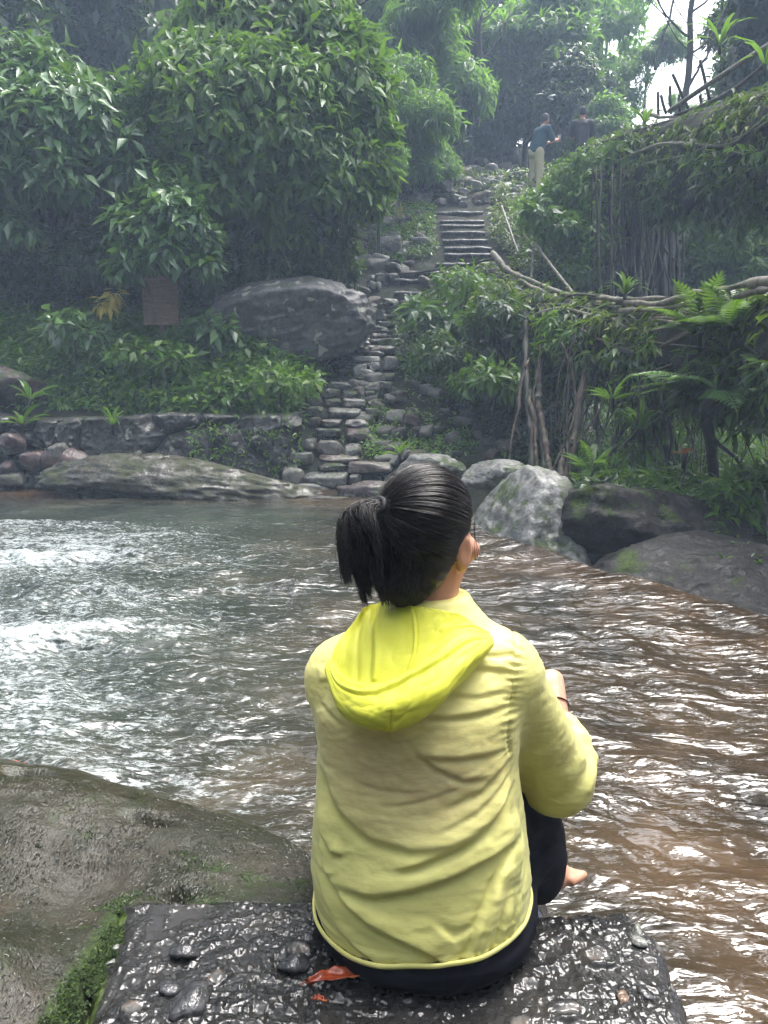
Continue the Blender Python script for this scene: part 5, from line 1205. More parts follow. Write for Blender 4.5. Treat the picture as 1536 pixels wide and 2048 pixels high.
# --- undergrowth
undergrowth("undergrowth", [
    ([(0, 560), (250, 620), (440, 640), (520, 740), (640, 750), (600, 855), (300, 850), (120, 800), (0, 770)], 3800, .34, .115, .06, 6, LM, .5),
    ([(100, 650), (440, 700), (620, 770), (600, 850), (250, 840)], 1300, .42, .12, .065, 6, LB, .5),
    ([(0, 540), (430, 560), (440, 650), (200, 660), (0, 650)], 1100, .5, .13, .05, 6, LD, .6),
    ([(100, 785), (600, 825), (600, 862), (100, 835)], 700, .22, .12, .06, 6, LM, .9),
    ([(0, 700), (200, 720), (300, 840), (150, 815), (0, 835)], 520, .26, .12, .055, 6, LM, .5),
    ([(500, 720), (690, 690), (700, 740), (620, 770), (540, 760)], 320, .15, .06, .035, 5, LM, .3)],
    "dense broad leaved undergrowth covering the slope above the retaining wall", 71)
undergrowth("undergrowth", [
    ([(690, 400), (872, 390), (872, 520), (770, 530), (690, 560), (600, 500)], 800, .10, .07, .028, 5, LMO, .3),
    ([(740, 430), (868, 430), (872, 520), (790, 532), (760, 520)], 600, .22, .085, .035, 5, LM, .4),
    ([(810, 620), (900, 585), (1000, 560), (1060, 700), (1050, 880), (960, 860), (800, 760), (760, 690)], 1100, .30, .10, .042, 6, LD, .5),
    ([(600, 750), (800, 740), (790, 960), (620, 960)], 130, .05, .05, .022, 5, LMO, .3),
    ([(720, 860), (900, 840), (960, 900), (880, 930), (740, 930)], 220, .10, .07, .03, 5, LB, .4),
    ([(700, 760), (1040, 760), (1040, 930), (730, 920)], 420, .10, .07, .03, 5, LM, .4),
    ([(760, 300), (1050, 300), (1060, 400), (870, 400), (780, 390)], 700, .20, .09, .035, 5, LMO, .4),
    ([(740, 240), (900, 250), (900, 330), (760, 380)], 600, .5, .15, .03, 5, LF, .9)],
    "moss, grass and small plants growing between the stones beside the stairs", 81)
undergrowth("undergrowth", [
    ([(1000, 370), (1200, 340), (1230, 560), (1180, 600), (1040, 560), (980, 480)], 1700, .35, .12, .045, 6, LMO, .6),
    ([(1020, 430), (1180, 400), (1200, 560), (1060, 550)], 800, .45, .15, .06, 6, LM, .6)],
    "tangle of creepers and leaves on the hillside beside the narrow upper steps", 91)
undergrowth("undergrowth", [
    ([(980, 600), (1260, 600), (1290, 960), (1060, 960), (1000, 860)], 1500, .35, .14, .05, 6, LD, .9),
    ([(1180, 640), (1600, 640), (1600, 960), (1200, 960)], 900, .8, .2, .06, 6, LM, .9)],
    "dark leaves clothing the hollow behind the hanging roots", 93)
undergrowth("undergrowth", [
    ([(1130, 930), (1536, 900), (1600, 1100), (1536, 1150), (1380, 1080), (1200, 1010)], 1300, .40, .13, .045, 6, LM, .7),
    ([(1380, 1000), (1600, 960), (1600, 1190), (1480, 1150)], 420, .45, .15, .045, 6, LB, .7),
    ([(1250, 980), (1600, 900), (1600, 1100), (1300, 1060)], 420, .3, .18, .03, 5, LB, .9)],
    "lush low plants on the damp bank under the lower bridge", 95, y0=6.2)
# moss and sprigs on the wall top and face
R = rng(99); n = 330; x = R.uniform(-6.5, -1, n); cl = fbm(x * 2, 0, 0, 7, 2); x = x[cl > -.1]; zz = R.uniform(.1, .85, len(x)); C_ = np.stack([x, 9.40 - .16 * (1 - zz) - .20, zz], 1)
V, F = sprigs(C_, np.array([0, -1, .5]) + R.normal(0, .3, (len(x), 3)), R, 5, .075, .030, .3); o = part("small_ferns", V, F, LB); tag(o, "small bright sprigs rooted in the cracks of the retaining wall", None, None, 'stuff')

LT = mat_leaf("moss_green", (.008, .018, .002), (.040, .085, .008), .8, .1, (.10, .17, .02))
V, F = sprigs(MOSS_C, np.array([0, 0, 1.]) + R.normal(0, .4, (len(MOSS_C), 3)), R, 5, .006, .004, .0); o = part("moss", V, F, LT); tag(o, "vivid green moss in the joint between slab and boulder", None, None, 'stuff')
LA = mat_leaf("algae_fibres", (.010, .011, .005), (.040, .038, .020), .30, .05, (.11, .10, .07), .5)
k = len(ALGAE_C); D = np.stack([R.normal(0, .5, k), R.normal(-.7, .4, k), R.normal(.05, .12, k)], 1); V, F = scatter(LEAF, ALGAE_C, D, np.array([0, 0, 1.]) + R.normal(0, .25, (k, 3)), R.uniform(.006, .014, k), R.uniform(.0015, .003, k))
o = part("algae", V, F, LA); tag(o, "fine wet algae fibres matted over the near boulder", None, None, 'stuff')
# --- individual plants
def plant(name, base, n, L, W, mat, label, group=None, tmpl=STRAP, droop=.35, seed=1, up=.9, cat="plant", stem=True):
    R = rng(seed); base = np.array(base, float); root = empty(name, tuple(base), label, cat, group)
    az = np.arange(n) * 2.4 + R.uniform(0, .5, n); el = R.uniform(.25, 1.15, n)
    D = np.stack([np.cos(az) * np.cos(el), np.sin(az) * np.cos(el), np.sin(el) * up], 1); N = np.stack([-np.cos(az) * np.sin(el), -np.sin(az) * np.sin(el), np.cos(el)], 1)
    V, F = scatter(tmpl, np.tile(base, (n, 1)) + D * .02, D, N, L * R.uniform(.7, 1.1, n), W * R.uniform(.8, 1.1, n)); part("fronds" if tmpl is FROND else "foliage", V, F, mat, root)
    if stem:
        V, F = tube([base - [0, 0, .12], base, base + [0, 0, .04]], [.018, .02, .008], 6); part("stem", V, F, BK_D, root)
    return root
def leafy(base, h_, n, L, W, mat, label, group, seed, cat="shrub", spread=.25):
    b = np.array(base); lobes = [(b[0] + spread * math.cos(i * 2.1) * .8, b[1] + spread * math.sin(i * 2.1) * .6, b[2] + h_ * (.55 + .12 * (i % 3)), spread, spread, spread * .8) for i in range(4)]
    return tree("leafy_shrub", base, lobes, label, group, leaf=(L, W), nspr=n, m=6, mat=mat, droop=.5, trunk_r=.015, seed=seed, gap=0, cat=cat)
leafy(P(860, 690, 11.2), .55, 60, .24, .085, LW, "shrub with long pale glossy leaves beside the middle of the stairs", None, 31, spread=.30)
leafy(P(850, 655, 12.0), .3, 26, .16, .06, LB, "bright young shrub just below the wide dark steps", None, 32, spread=.18)
leafy(P(930, 620, 11.6), .5, 120, .14, .055, LM, "dense shrub between the stairs and the lower bridge's end", None, 33, spread=.38)
leafy(P(900, 780, 10.2), .55, 240, .13, .05, LD, "dark bushy shrub hanging over the dry-stone slope", None, 34, spread=.45)
leafy(P(985, 820, 9.4), .5, 170, .14, .055, LM, "shrub with oval leaves beside the curtain of roots", None, 35, spread=.36)
leafy(P(1010, 700, 10.0), .6, 200, .14, .05, LD, "dark shrub under the end of the lower bridge", None, 36, spread=.42)
leafy(P(1085, 500, 12.5), .7, 90, .20, .11, LW, "climber with large pale heart shaped leaves on the hillside", None, 37, spread=.32)
leafy(P(150, 700, 9.9), .4, 60, .17, .09, LW, "large leaved plant near the end of the slope above the wall", None, 38, spread=.26)
leafy(P(430, 690, 10.2), .35, 26, .17, .09, LW, "plant with broad pale leaves touching the huge boulder", None, 39, spread=.16)
leafy(P(560, 800, 9.6), .35, 110, .13, .07, LB, "bright broad leaved plant at the stairs end of the wall", None, 40, spread=.34)
leafy(P(300, 760, 9.8), .4, 110, .14, .07, LM, "leafy plant in the middle of the slope above the wall", None, 41, spread=.34)
leafy(P(1440, 1120, 6.3), .4, 90, .14, .045, LM, "leafy plant draped over the dark rocks by the cascade", None, 42, spread=.3)
leafy(P(1345, 1130, 5.9), .12, 70, .045, .022, LB, "small creeping plant growing on the big dark rock", None, 43, spread=.12)
leafy(P(1290, 1050, 6.0), .10, 70, .07, .035, LM, "sprawling little plant on the shoulder of the big dark rock", None, 45, spread=.16)
leafy(P(1480, 1150, 5.3), .12, 110, .08, .035, LM, "creeping leafy plant on the rounded rock by the cascade", None, 46, spread=.18)
leafy(P(1400, 1100, 5.9), .10, 70, .06, .03, LB, "low green cushion plant between the two dark rocks", None, 47, spread=.13)
leafy(P(1210, 1015, 6.6), .25, 90, .12, .04, LD, "dark plant hanging over the crack beside the pale boulder", None, 48, spread=.22)
leafy(P(1500, 1100, 6.5), .5, 120, .16, .05, LB, "light green feathery plant at the edge above the dark rocks", None, 44, spread=.32)
plant("fern", P(60, 800, 9.2), 9, .34, .075, LW, "pale palm like sprig on top of the rubble wall", "ferns", LEAF9, seed=51)
plant("fern", P(45, 850, 9.15), 9, .30, .07, LB, "bright palm like sprig in the face of the rubble wall", "ferns", LEAF9, seed=52)
plant("fern", P(225, 850, 9.15), 12, .30, .04, LB, "narrow leaved sprig in the middle of the rubble wall", "ferns", STRAP, seed=53)
plant("fern", P(545, 880, 9.15), 12, .20, .04, LB, "small fern in the wall near the stairs", "ferns", FROND, seed=54)
plant("fern", P(1400, 665, 6.75), 11, .55, .55, LM, "large feathery fern hanging off the lower bridge", "ferns", FROND, seed=55, droop=.8)
plant("fern", P(1460, 655, 6.35), 9, .5, .5, LM, "second feathery fern on the lower bridge's face", "ferns", FROND, seed=56)
plant("fern", P(1250, 590, 8.2), 16, .30, .035, LW, "spiky rosette sitting on the lower bridge's deck", "ferns", STRAP, seed=57)
plant("fern", P(1280, 860, 7.4), 18, .42, .05, LM, "strap leaved fern among the hanging roots", "ferns", STRAP, seed=58)
plant("fern", P(1225, 800, 7.6), 12, .32, .045, LB, "bright small fern by the pale forked root", "ferns", FROND, seed=59)
plant("fern", P(1185, 950, 7.3), 14, .40, .3, LM, "dark green fern at the base of the forked root", "ferns", FROND, seed=60)
plant("fern", P(1440, 90, 11.2), 8, .5, .06, LB, "bird's nest fern standing beside the railing pole", "ferns", STRAP, seed=61)
plant("fern", P(1530, 130, 10), 9, .5, .06, LB, "bird's nest fern at the edge on the upper bridge", "ferns", STRAP, seed=62)
plant("fern", P(1290, 245, 13), 10, .5, .055, LB, "bright fern on the upper bridge's near end", "ferns", STRAP, seed=63)
plant("fern", P(1310, 370, 12), 8, .5, .16, LW, "pale fern frond hanging below the upper bridge", "ferns", FROND, seed=64)
plant("fern", P(1090, 1110 - 130, 7.4), 8, .22, .03, LMO, "withered grassy tuft at the roots by the pale boulder", "ferns", STRAP, seed=65)
plant("grass_tuft", P(800, 440, 16), 22, .5, .02, mat_leaf("dry_grass", (.22, .18, .08), (.38, .32, .15), .6, .3), "dry straw coloured grass tuft beside the stairs", None, STRAP, seed=66)
plant("fern", P(1490, 960, 9), 12, .6, .5, LM, "fern low in the gorge under the lower bridge", "ferns", FROND, seed=67)
plant("fern", P(1420, 1040, 7.6), 10, .45, .35, LB, "light fern above the shelf of dark rock", "ferns", FROND, seed=68)
plant("fern", P(800, 910, 8.9), 10, .20, .04, LB, "bright little fern at the foot of the dry-stone slope", "ferns", LEAF9, seed=69)
# creepers hanging off the lower bridge
for i, (its, nsp, mt, lab) in enumerate((
    ([(1000, 590, 11.0, .32), (1040, 620, 10.4, .34), (1070, 660, 9.9, .28), (985, 650, 10.6, .36)], 620, LMO, "mossy creeper wrapped over the stairs end of the lower bridge"),
    ([(1120, 640, 9.2, .22), (1150, 670, 8.9, .18), (1110, 690, 9.1, .2)], 300, LM, "leafy creeper hanging above the forked pale root"),
    ([(1235, 660, 8.4, .20), (1270, 690, 8.2, .18), (1210, 640, 8.5, .16)], 280, LMO, "drooping mossy creeper under the middle of the lower bridge"),
    ([(1330, 670, 7.7, .22), (1370, 700, 7.5, .2), (1420, 690, 7.2, .2)], 380, LM, "shaggy creeper hanging beside the large feathery fern"),
    ([(1490, 670, 6.8, .18), (1535, 690, 6.5, .20)], 220, LMO, "dark shaggy creeper at the near end of the lower bridge"),
    ([(1270, 820, 8.0, .2), (1310, 850, 7.9, .2), (1280, 900, 7.9, .16)], 240, LM, "hanging clump of leaves in the middle of the root curtain"),
    ([(1350, 930, 8.3, .3), (1300, 980, 8.0, .25), (1240, 960, 8.0, .25)], 420, LD, "dark leafy clump at the foot of the root curtain"))):
    tree("creeper", P(*its[0][:3]), L3(its), lab, "creepers under the lower bridge", leaf=(.15, .035), nspr=nsp, m=5, mat=mt, droop=1.3, trunk_r=.012, seed=130 + i, gap=.1, cat="creeper")
# tree fern with a stout trunk
tb = P(1425, 1010, 7.0); tt_ = P(1412, 815, 6.6); root = empty("tree_fern", tuple(tb), "tree fern with a slender dark trunk and long feathery fronds under the bridge", "tree")
V, F = tube(wiggle([tb, (tb + tt_) / 2 + [.03, 0, 0], tt_], 16, .03, 3), np.linspace(.045, .055, 16), 8); part("trunk", V, F, BK_D, root)
V, F = tube(wiggle([tt_ - [0, 0, .05], tt_ + [.10, 0, .12], tt_ + [.2, 0, .28]], 10, .01, 4), np.linspace(.075, .10, 10), 9); part("trunk", V, F, BK_M, root)
R = rng(7); n = 11; az = np.array([2.6, 3.2, 3.9, 4.6, 5.4, .2, 1.2, 2.1, 3.5, 2.9, 5.9]); D = np.stack([np.cos(az), np.sin(az) * .8, R.uniform(-.1, .5, n)], 1); V, F = scatter(FROND, np.tile(tt_ + [.05, 0, .1], (n, 1)), D, np.array([0, 0, 1.]) + 0 * D, R.uniform(.55, .85, n), R.uniform(.5, .7, n)); part("crown", V, F, LW, root)
# red flowers
M_RED = mat_leaf("red_petal", (.55, .02, .015), (.75, .05, .03), .4, .3)
for (a, b, Y, s, lab) in ((1368, 912, 6.9, .10, "large red star shaped flower under the lower bridge"), (1312, 921, 8.2, .035, "tiny red flower left of the star shaped one"), (1016, 548, 11.6, .05, "small red flower at the top of the pale root"), (985, 567, 11.8, .05, "small red blossom at the lower bridge's end"), (1375, 690 + 6, 8, .03, "small red bud beneath the lower bridge")):
    plant("red_flower", P(a, b, Y), 9, s, s * .28, M_RED, lab, "red flowers", LEAF9, seed=int(a), cat="flower")

# ================================================================== living root bridges
def bridge_path(items, n): return catmull([P(*i) for i in items], n)
def root_bridge(name, items, wid, hgt, label, seed, n_strand, n_drop, drop, leafm, nspr):
    pth = bridge_path(items, 90); mid = tuple(pth[45]); root = empty(name, mid, label, "bridge"); R = rng(seed)
    T = norm(np.gradient(pth, axis=0)); S = norm(np.cross(T, [0, 0, 1.0])); n = len(pth); m = 28; th = np.arange(m) / m * 2 * math.pi
    rr = 1 + .45 * fbm(np.arange(n)[:, None] * .22, np.cos(th)[None] * 2, np.sin(th)[None] * 2, seed, 4)
    V = pth[:, None] + S[:, None] * (np.cos(th)[None, :, None] * wid * rr[..., None]) + np.array([0, 0, 1.]) * ((np.sin(th)[None, :, None] * .5 - .5) * hgt * rr[..., None])
    V = V.reshape(-1, 3); i = np.arange(n - 1)[:, None] * m; j = np.arange(m)[None]; k = (j + 1) % m
    part("deck", V, np.stack([i + j, i + k, i + m + k, i + m + j], -1).reshape(-1, 4), M_MOSSY, root)
    for q in range(n_strand):
        a = R.uniform(0, 2 * math.pi); w_ = 1.05 + R.uniform(-.1, .15); ph = R.uniform(0, 9); s0, s1 = sorted(R.integers(0, n, 2)); 
        if s1 - s0 < 25: s0, s1 = max(0, s0 - 20), min(n - 1, s1 + 20)
        ii = np.arange(s0, s1 + 1, 2); an = a + .7 * vnoise(ii * .06, ph, 0, seed)
        p = pth[ii] + S[ii] * (np.cos(an) * wid * w_)[:, None] + np.array([0, 0, 1.]) * ((np.sin(an) * .5 - .5) * hgt * w_)[:, None]
        p = wiggle(p, len(ii) * 2, .06, seed + q); r = R.uniform(.010, .028)
        V, F = tube(p, np.linspace(r, r * .5, len(p)), 6); part("root", V, F, R.choice([BK_P, BK_M, BK_M, BK_R]), root)
    # moss and leaves over the faces
    s_ = R.integers(0, n, nspr); an = R.uniform(0, 2 * math.pi, nspr); keep = (np.sin(an) > -.85) & (fbm(s_ * .12, an, 0, seed + 9, 3) > -.22); s_, an = s_[keep], an[keep]
    O = S[s_] * np.cos(an)[:, None] + np.array([0, 0, 1.]) * np.sin(an)[:, None]
    C_ = pth[s_] + S[s_] * (np.cos(an) * wid * 1.08)[:, None] + np.array([0, 0, 1.]) * ((np.sin(an) * .5 - .5) * hgt * 1.08)[:, None] + R.normal(0, .05, (len(s_), 3)); C_[:, 2] -= np.maximum(0, R.normal(.02, .16, len(C_))) * (np.sin(an) < .6)
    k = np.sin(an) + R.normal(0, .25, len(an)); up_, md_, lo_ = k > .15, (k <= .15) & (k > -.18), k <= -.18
    for sel, mt, L, W in ((up_, LMO, .15, .045), (md_, leafm, .14, .05), (lo_, LD, .16, .05)):  # lighter leaves on top, dark ones below: shade under the deck put into colour
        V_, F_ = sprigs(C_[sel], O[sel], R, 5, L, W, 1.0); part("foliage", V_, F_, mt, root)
    # hanging roots
    st_ = []
    for q in range(n_drop):
        i_ = int(R.integers(drop[0], drop[1])); a = pth[i_] + T[i_] * R.normal(0, .12) + S[i_] * R.uniform(-wid, wid) * 1.3 - [0, 0, hgt * .7]
        g0 = max(float(H(a[0], a[1], False)), -.2); L_ = (a[2] - g0) * (1.0 if R.random() < .65 else R.uniform(.2, .9)) + .05; r = R.choice([.004, .006, .008, .014, .022], p=[.3, .3, .2, .13, .07])
        e = a - [R.normal(0, .22), R.normal(0, .15), L_]
        st_.append((tube(wiggle([a, a * .65 + e * .35 + R.normal(0, .09, 3), a * .3 + e * .7 + R.normal(0, .09, 3), e], 18, .07, seed + q), np.linspace(r, r * .7, 18), 5), r))
    st_.sort(key=lambda v: -v[1])
    for (V, F), r in st_[:45]: part("hanging_root", V, F, BK_M if r < .012 else BK_D, root)
    if st_[45:]:
        V, F = join([s[0] for s in st_[45:]]); o = part("hanging_roots", V, F, BK_M, root); o['kind'] = 'stuff'
    return root, pth
t = NT("mossy_mat"); o = t.obj(); n1 = t.noise(o, 8, 8, .75); n2 = t.noise(o, 45, 5, .7)
c_ = t.ramp(n1, [(.32, (.005, .004, .003)), (.5, (.010, .011, .004)), (.62, (.028, .038, .008)), (.78, (.045, .035, .022))])
M_MOSSY = t.done(t.bsdf(Base_Color=c_, Roughness=.8, Normal=t.bump(t.math('ADD', n1, t.math('MULTIPLY', n2, .4)), 1, .06)).outputs[0])
LOW = [(960, 530, 12.6), (1000, 545, 12.0), (1060, 572, 10.8), (1120, 592, 9.8), (1200, 606, 9.0), (1290, 614, 8.3), (1380, 610, 7.6), (1460, 602, 7.0), (1560, 588, 6.4), (1700, 560, 5.6), (2050, 530, 4.6)]
lb, lpth = root_bridge("root_bridge", LOW, .32, .78, "lower bridge of living roots hung with ferns, moss and dangling roots", 101, 34, 150, (12, 66), LM, 11000)
UPB = [(1090, 385, 17.4), (1140, 330, 16), (1190, 290, 14.6), (1260, 262, 13.4), (1340, 240, 12.3), (1430, 215, 11), (1540, 180, 9.8), (1700, 130, 8.5), (1950, 60, 7.4)]
ub, upth = root_bridge("root_bridge", UPB, .45, 1.25, "upper bridge of living roots with a pole railing along its side", 102, 26, 120, (14, 36), LM, 9000)
def px_root(name, items, r0, r1, mat, parent, seed, amp=.03, n=26, label=None):
    V, F = tube(wiggle([P(*i) for i in items], n * 2, amp * 1.6, seed, 7), np.linspace(r0, r1, n * 2) * (.85 + .35 * vnoise(np.arange(n * 2) * .55, seed, 0, seed)), 9); V = V + .25 * r0 * fbm(V[:, 0] * 22, V[:, 1] * 22, V[:, 2] * 12, seed, 2)[:, None] * norm(V - V.mean(0)); return part(name, V, F, mat, parent, label=label)
# pale roots of the lower bridge
for i, (it, r0, r1, m) in enumerate([
    ([(985, 505, 12.2), (1010, 535, 11.6), (1060, 560, 10.8), (1130, 588, 9.8), (1220, 598, 8.6), (1330, 596, 7.7)], .055, .03, BK_P),
    ([(1015, 540, 11.5), (1060, 570, 10.7), (1130, 600, 9.7), (1230, 625, 8.8), (1300, 628, 8.2)], .03, .02, BK_P),
    ([(1250, 606, 8.1), (1330, 602, 7.5), (1400, 588, 7.0), (1470, 573, 6.5), (1560, 560, 6.0), (1700, 530, 5.3), (2050, 500, 4.4)], .032, .05, BK_P),
    ([(1240, 622, 8.1), (1340, 616, 7.4), (1420, 602, 6.9), (1500, 588, 6.3), (1600, 572, 5.8), (1900, 540, 4.7)], .024, .034, BK_P),
    ([(1120, 600, 9.6), (1160, 590, 9.2), (1240, 598, 8.5), (1290, 620, 8.0), (1320, 640, 7.8)], .02, .015, BK_M),
    ([(1300, 632, 8.1), (1400, 620, 7.4), (1500, 606, 6.7), (1600, 590, 6.1)], .018, .02, BK_R),
    ([(880, 545, 13.0), (940, 548, 12.5), (990, 538, 12)], .03, .02, BK_P), ([(780, 548, 14.0), (880, 540, 13.2), (1000, 516, 12.2)], .02, .02, BK_M)]):
    px_root("handrail_root", it, r0, r1, m, lb, 700 + i)
# forked pale support and its neighbours
sup = [([(1185, 665, 8.7), (1172, 720, 8.6), (1162, 800, 8.5), (1150, 870, 8.3), (1128, 950, 8.1), (1100, 1010, 7.9)], .035, .06, BK_R),
       ([(1140, 880, 8.25), (1125, 930, 8.1), (1115, 990, 7.9), (1108, 1030, 7.8)], .045, .05, BK_R), ([(1190, 700, 8.6), (1175, 660, 8.75), (1160, 640, 8.8)], .025, .02, BK_P), ([(1175, 690, 8.65), (1200, 680, 8.6), (1232, 692, 8.5), (1250, 680, 8.5)], .022, .015, BK_P),
       ([(1235, 700, 8.5), (1215, 760, 8.4), (1200, 820, 8.4), (1160, 880, 8.3)], .018, .02, BK_R), ([(1182, 720, 8.6), (1186, 780, 8.5), (1198, 850, 8.4)], .012, .012, BK_M),
       ([(1060, 780, 8.8), (1068, 850, 8.6), (1075, 920, 8.4), (1082, 980, 8.2)], .03, .028, BK_R), ([(1075, 790, 8.7), (1085, 860, 8.55), (1098, 930, 8.3), (1100, 985, 8.1)], .035, .035, BK_R),
       ([(1050, 620, 10), (1052, 720, 9.2), (1056, 800, 8.8), (1062, 880, 8.5), (1066, 960, 8.2)], .05, .04, BK_D), ([(1090, 640, 9.4), (1080, 740, 9.0), (1078, 830, 8.7), (1090, 940, 8.3)], .05, .04, BK_D),
       ([(1010, 600, 10.8), (1020, 700, 10), (1030, 800, 9.4), (1040, 880, 9.0)], .03, .02, BK_M), ([(1085, 830, 8.6), (1120, 800, 8.6), (1150, 760, 8.6)], .015, .012, BK_M), ([(1110, 870, 8.5), (1140, 820, 8.5)], .012, .01, BK_M),
       ([(1250, 700, 8.5), (1236, 800, 8.3), (1224, 900, 8.1), (1200, 990, 7.9), (1120, 1100 - 60, 7.6)], .03, .03, BK_D), ([(1290, 720, 8.3), (1280, 860, 8.1), (1290, 1000, 7.9)], .035, .03, BK_D), ([(1335, 700, 8.1), (1330, 850, 8.0), (1345, 1000, 7.8)], .04, .03, BK_D)]
R = rng(808)
for i in range(12):
    a = R.uniform(1040, 1300); Y = R.uniform(7.9, 8.7); sup.append(([(a, R.uniform(660, 720), Y), (a + R.normal(0, 18), 800, Y - .1), (a + R.normal(-10, 25), R.uniform(940, 1000), Y - .3)], R.uniform(.008, .022), R.uniform(.006, .02), [BK_M, BK_R, BK_D][i % 3]))
for i, (it, r0, r1, m) in enumerate(sup): px_root("support_root", it, r0, r1, m, lb, 720 + i, .025)
# upper bridge: railing of poles and posts, thick root column of the fig at its end
V, F = tube(wiggle([P(1338, 222, 12.5), P(1440, 155, 11.2), P(1545, 85, 10), P(1700, -10, 8.8)], 20, .03, 5), .035, 8); part("railing_pole", V, F, BK_P, ub)
V, F = tube(wiggle([P(1350, 232, 12.4), P(1450, 190, 11.2), P(1545, 120, 10)], 20, .04, 6), .028, 8); part("railing_pole", V, F, BK_M, ub)
for i, (a, b, c_, d_, Y) in enumerate(((1316, 184, 1317, 232, 12.9), (1322, 190, 1332, 228, 12.8), (1340, 172, 1342, 228, 12.6), (1345, 148, 1378, 220, 12.3), (1362, 250, 1358, 190, 12.3), (1420, 200, 1400, 120, 11.6), (1400, 190, 1404, 215, 11.8), (1470, 110, 1450, 170, 11))):
    V, F = tube(wiggle([P(a, b, Y), P(c_, d_, Y)], 8, .015, i), .022, 6); part("railing_post", V, F, BK_D, ub)
for i, it in enumerate([[(1285, 225, 13.2), (1330, 232, 12.6), (1400, 235, 11.8), (1460, 228, 11)], [(1120, 360, 16.5), (1160, 320, 15.5), (1200, 288, 14.4), (1262, 262, 13.4)], [(1340, 240, 12.4), (1390, 260, 11.8), (1430, 290, 11.2)], [(1180, 350, 14.6), (1260, 300, 13), (1340, 285, 12), (1450, 280, 10.8), (1560, 250, 9.6)]]):
    px_root("handrail_root", it, .03, .02, [BK_P, BK_M, BK_P, BK_D][i], ub, 760 + i)
fig = empty("fig_tree", tuple(P(1270, 600, 13.2)), "dark column of aerial roots holding up the upper bridge", "tree")
R = rng(55)
tr = []
for q in range(34):
    a = R.uniform(1218, 1350); Y = R.uniform(12.8, 14.0); tr.append(tube(wiggle([P(a + R.normal(0, 18), 345, Y - .3), P(a, 450, Y), P(a + R.normal(0, 12), 640, Y)], 20, .08, q), np.linspace(.10, .06, 20) * R.uniform(.5, 1.5), 7))
V, F = join(tr); part("trunk", V, F, BK_D, fig)
for q in range(46):
    a = R.uniform(1180, 1375); Y = R.uniform(12.0, 12.9); y1_ = R.uniform(520, 640); V, F = tube(wiggle([P(a, R.uniform(330, 380), Y), P(a + R.normal(0, 6), 480, Y), P(a + R.normal(0, 12), y1_, Y)], 20, .05, 900 + q), R.uniform(.007, .016), 5); part("hanging_root", V, F, [BK_M, BK_M, BK_P][q % 3], fig)
Pn, O = lobes_points(L3([(1195, 335, 13.2, .5), (1240, 320, 13, .45), (1150, 370, 13.5, .6), (1290, 310, 12.6, .4), (1100, 420, 14, .6), (1200, 400, 13, .6), (1190, 480, 12.8, .5), (1260, 340, 13, .5), (1150, 400, 13.6, .6), (1120, 450, 13.6, .5), (1330, 350, 12.4, .35), (1160, 540, 12.6, .4)]), 2300, R, .3, .2, seed=5)
V, F = sprigs(Pn, O, R, 6, .14, .055, .9); part("crown", V, F, LM, fig)
# vines between the bridges
for i, (a, b, c_, d_, Y) in enumerate(((1318, 330, 1290, 560, 12.2), (1230, 360, 1222, 590, 12.4), (1402, 640, 1404, 900, 7.9), (1300, 900, 1290, 980, 7.9), (1500, 640, 1480, 980, 8.2), (1520, 620, 1536, 960, 7.5), (1440, 640, 1448, 820, 8.4), (1530, 980, 1522, 1150, 5.9), (1270, 640, 1262, 760, 8.4), (1536, 720, 1500, 930, 9))):
    V, F = tube(wiggle([P(a, b, Y), P((a + c_) / 2 + 8 * math.sin(i * 2), (b + d_) / 2, Y), P(c_, d_, Y)], 22, .05, 950 + i), .007, 5)
    tag(part("vine", V, F, BK_P if i % 2 else BK_M), ["thin pale vine over the fig roots", "thin vine beside the fig roots", "vine hanging beside the tree fern", "short vine among the support roots", "dark vine right of the tree fern", "vine at the edge below the lower bridge", "short vine over the tree fern", "vine dangling over the cascade rocks", "vine next to the forked root", "slanting vine deep under the lower bridge"][i], "vine")
# bamboo poles beside the upper steps, fallen branch on the bank
for i, (a, b, c_, d_, Y0, Y1, lab) in enumerate(((1003, 412, 1038, 510, 15.6, 14.2, "grey pole leaning beside the narrow upper steps"), (1072, 490, 1148, 590, 12.6, 10.4, "long grey bamboo pole slanting down to the lower bridge"), (1068, 492, 1062, 560, 12.6, 12.2, "short upright stick under the bamboo pole"))):
    V, F = tube(wiggle([P(a, b, Y0), P(c_, d_, Y1)], 12, .012, i), .022, 8); tag(part("pole", V, F, BK_P), lab, "pole")
V, F = join([tube(wiggle([P(1265, 1015, 6.9), P(1330, 1015, 6.8), P(1400, 1030, 6.9)], 16, .03, 8), np.linspace(.035, .05, 16), 8), tube(wiggle([P(1268, 1012, 6.9), P(1262, 1035, 6.8), P(1245, 1060, 6.7)], 8, .01, 9), .009, 5), tube(wiggle([P(1120, 1010, 7.3), P(1160, 1030, 6.9)], 8, .02, 10), .006, 5)])
tag(part("fallen_branch", V, F, mat_bark("mossy_bark", (.03, .04, .01), (.08, .10, .03))), "mossy fallen branch lying on the bank above the dark rock", "branch")
V, F = tube(wiggle([P(640, 590, 12.3), P(700, 580, 12.4), P(560, 600, 11.9), P(500, 640, 11.2)][1:], 20, .04, 12), .012, 6); tag(part("vine", V, F, BK_D), "dark vine trailing over the top of the huge boulder", "vine")
V, F = tube(wiggle([P(650, 425, 13.2), P(720, 445, 13.4), P(790, 405, 14.5)], 20, .05, 13), .018, 6); tag(part("fallen_branch", V, F, BK_M), "curved dark branch spanning the side path", "branch")

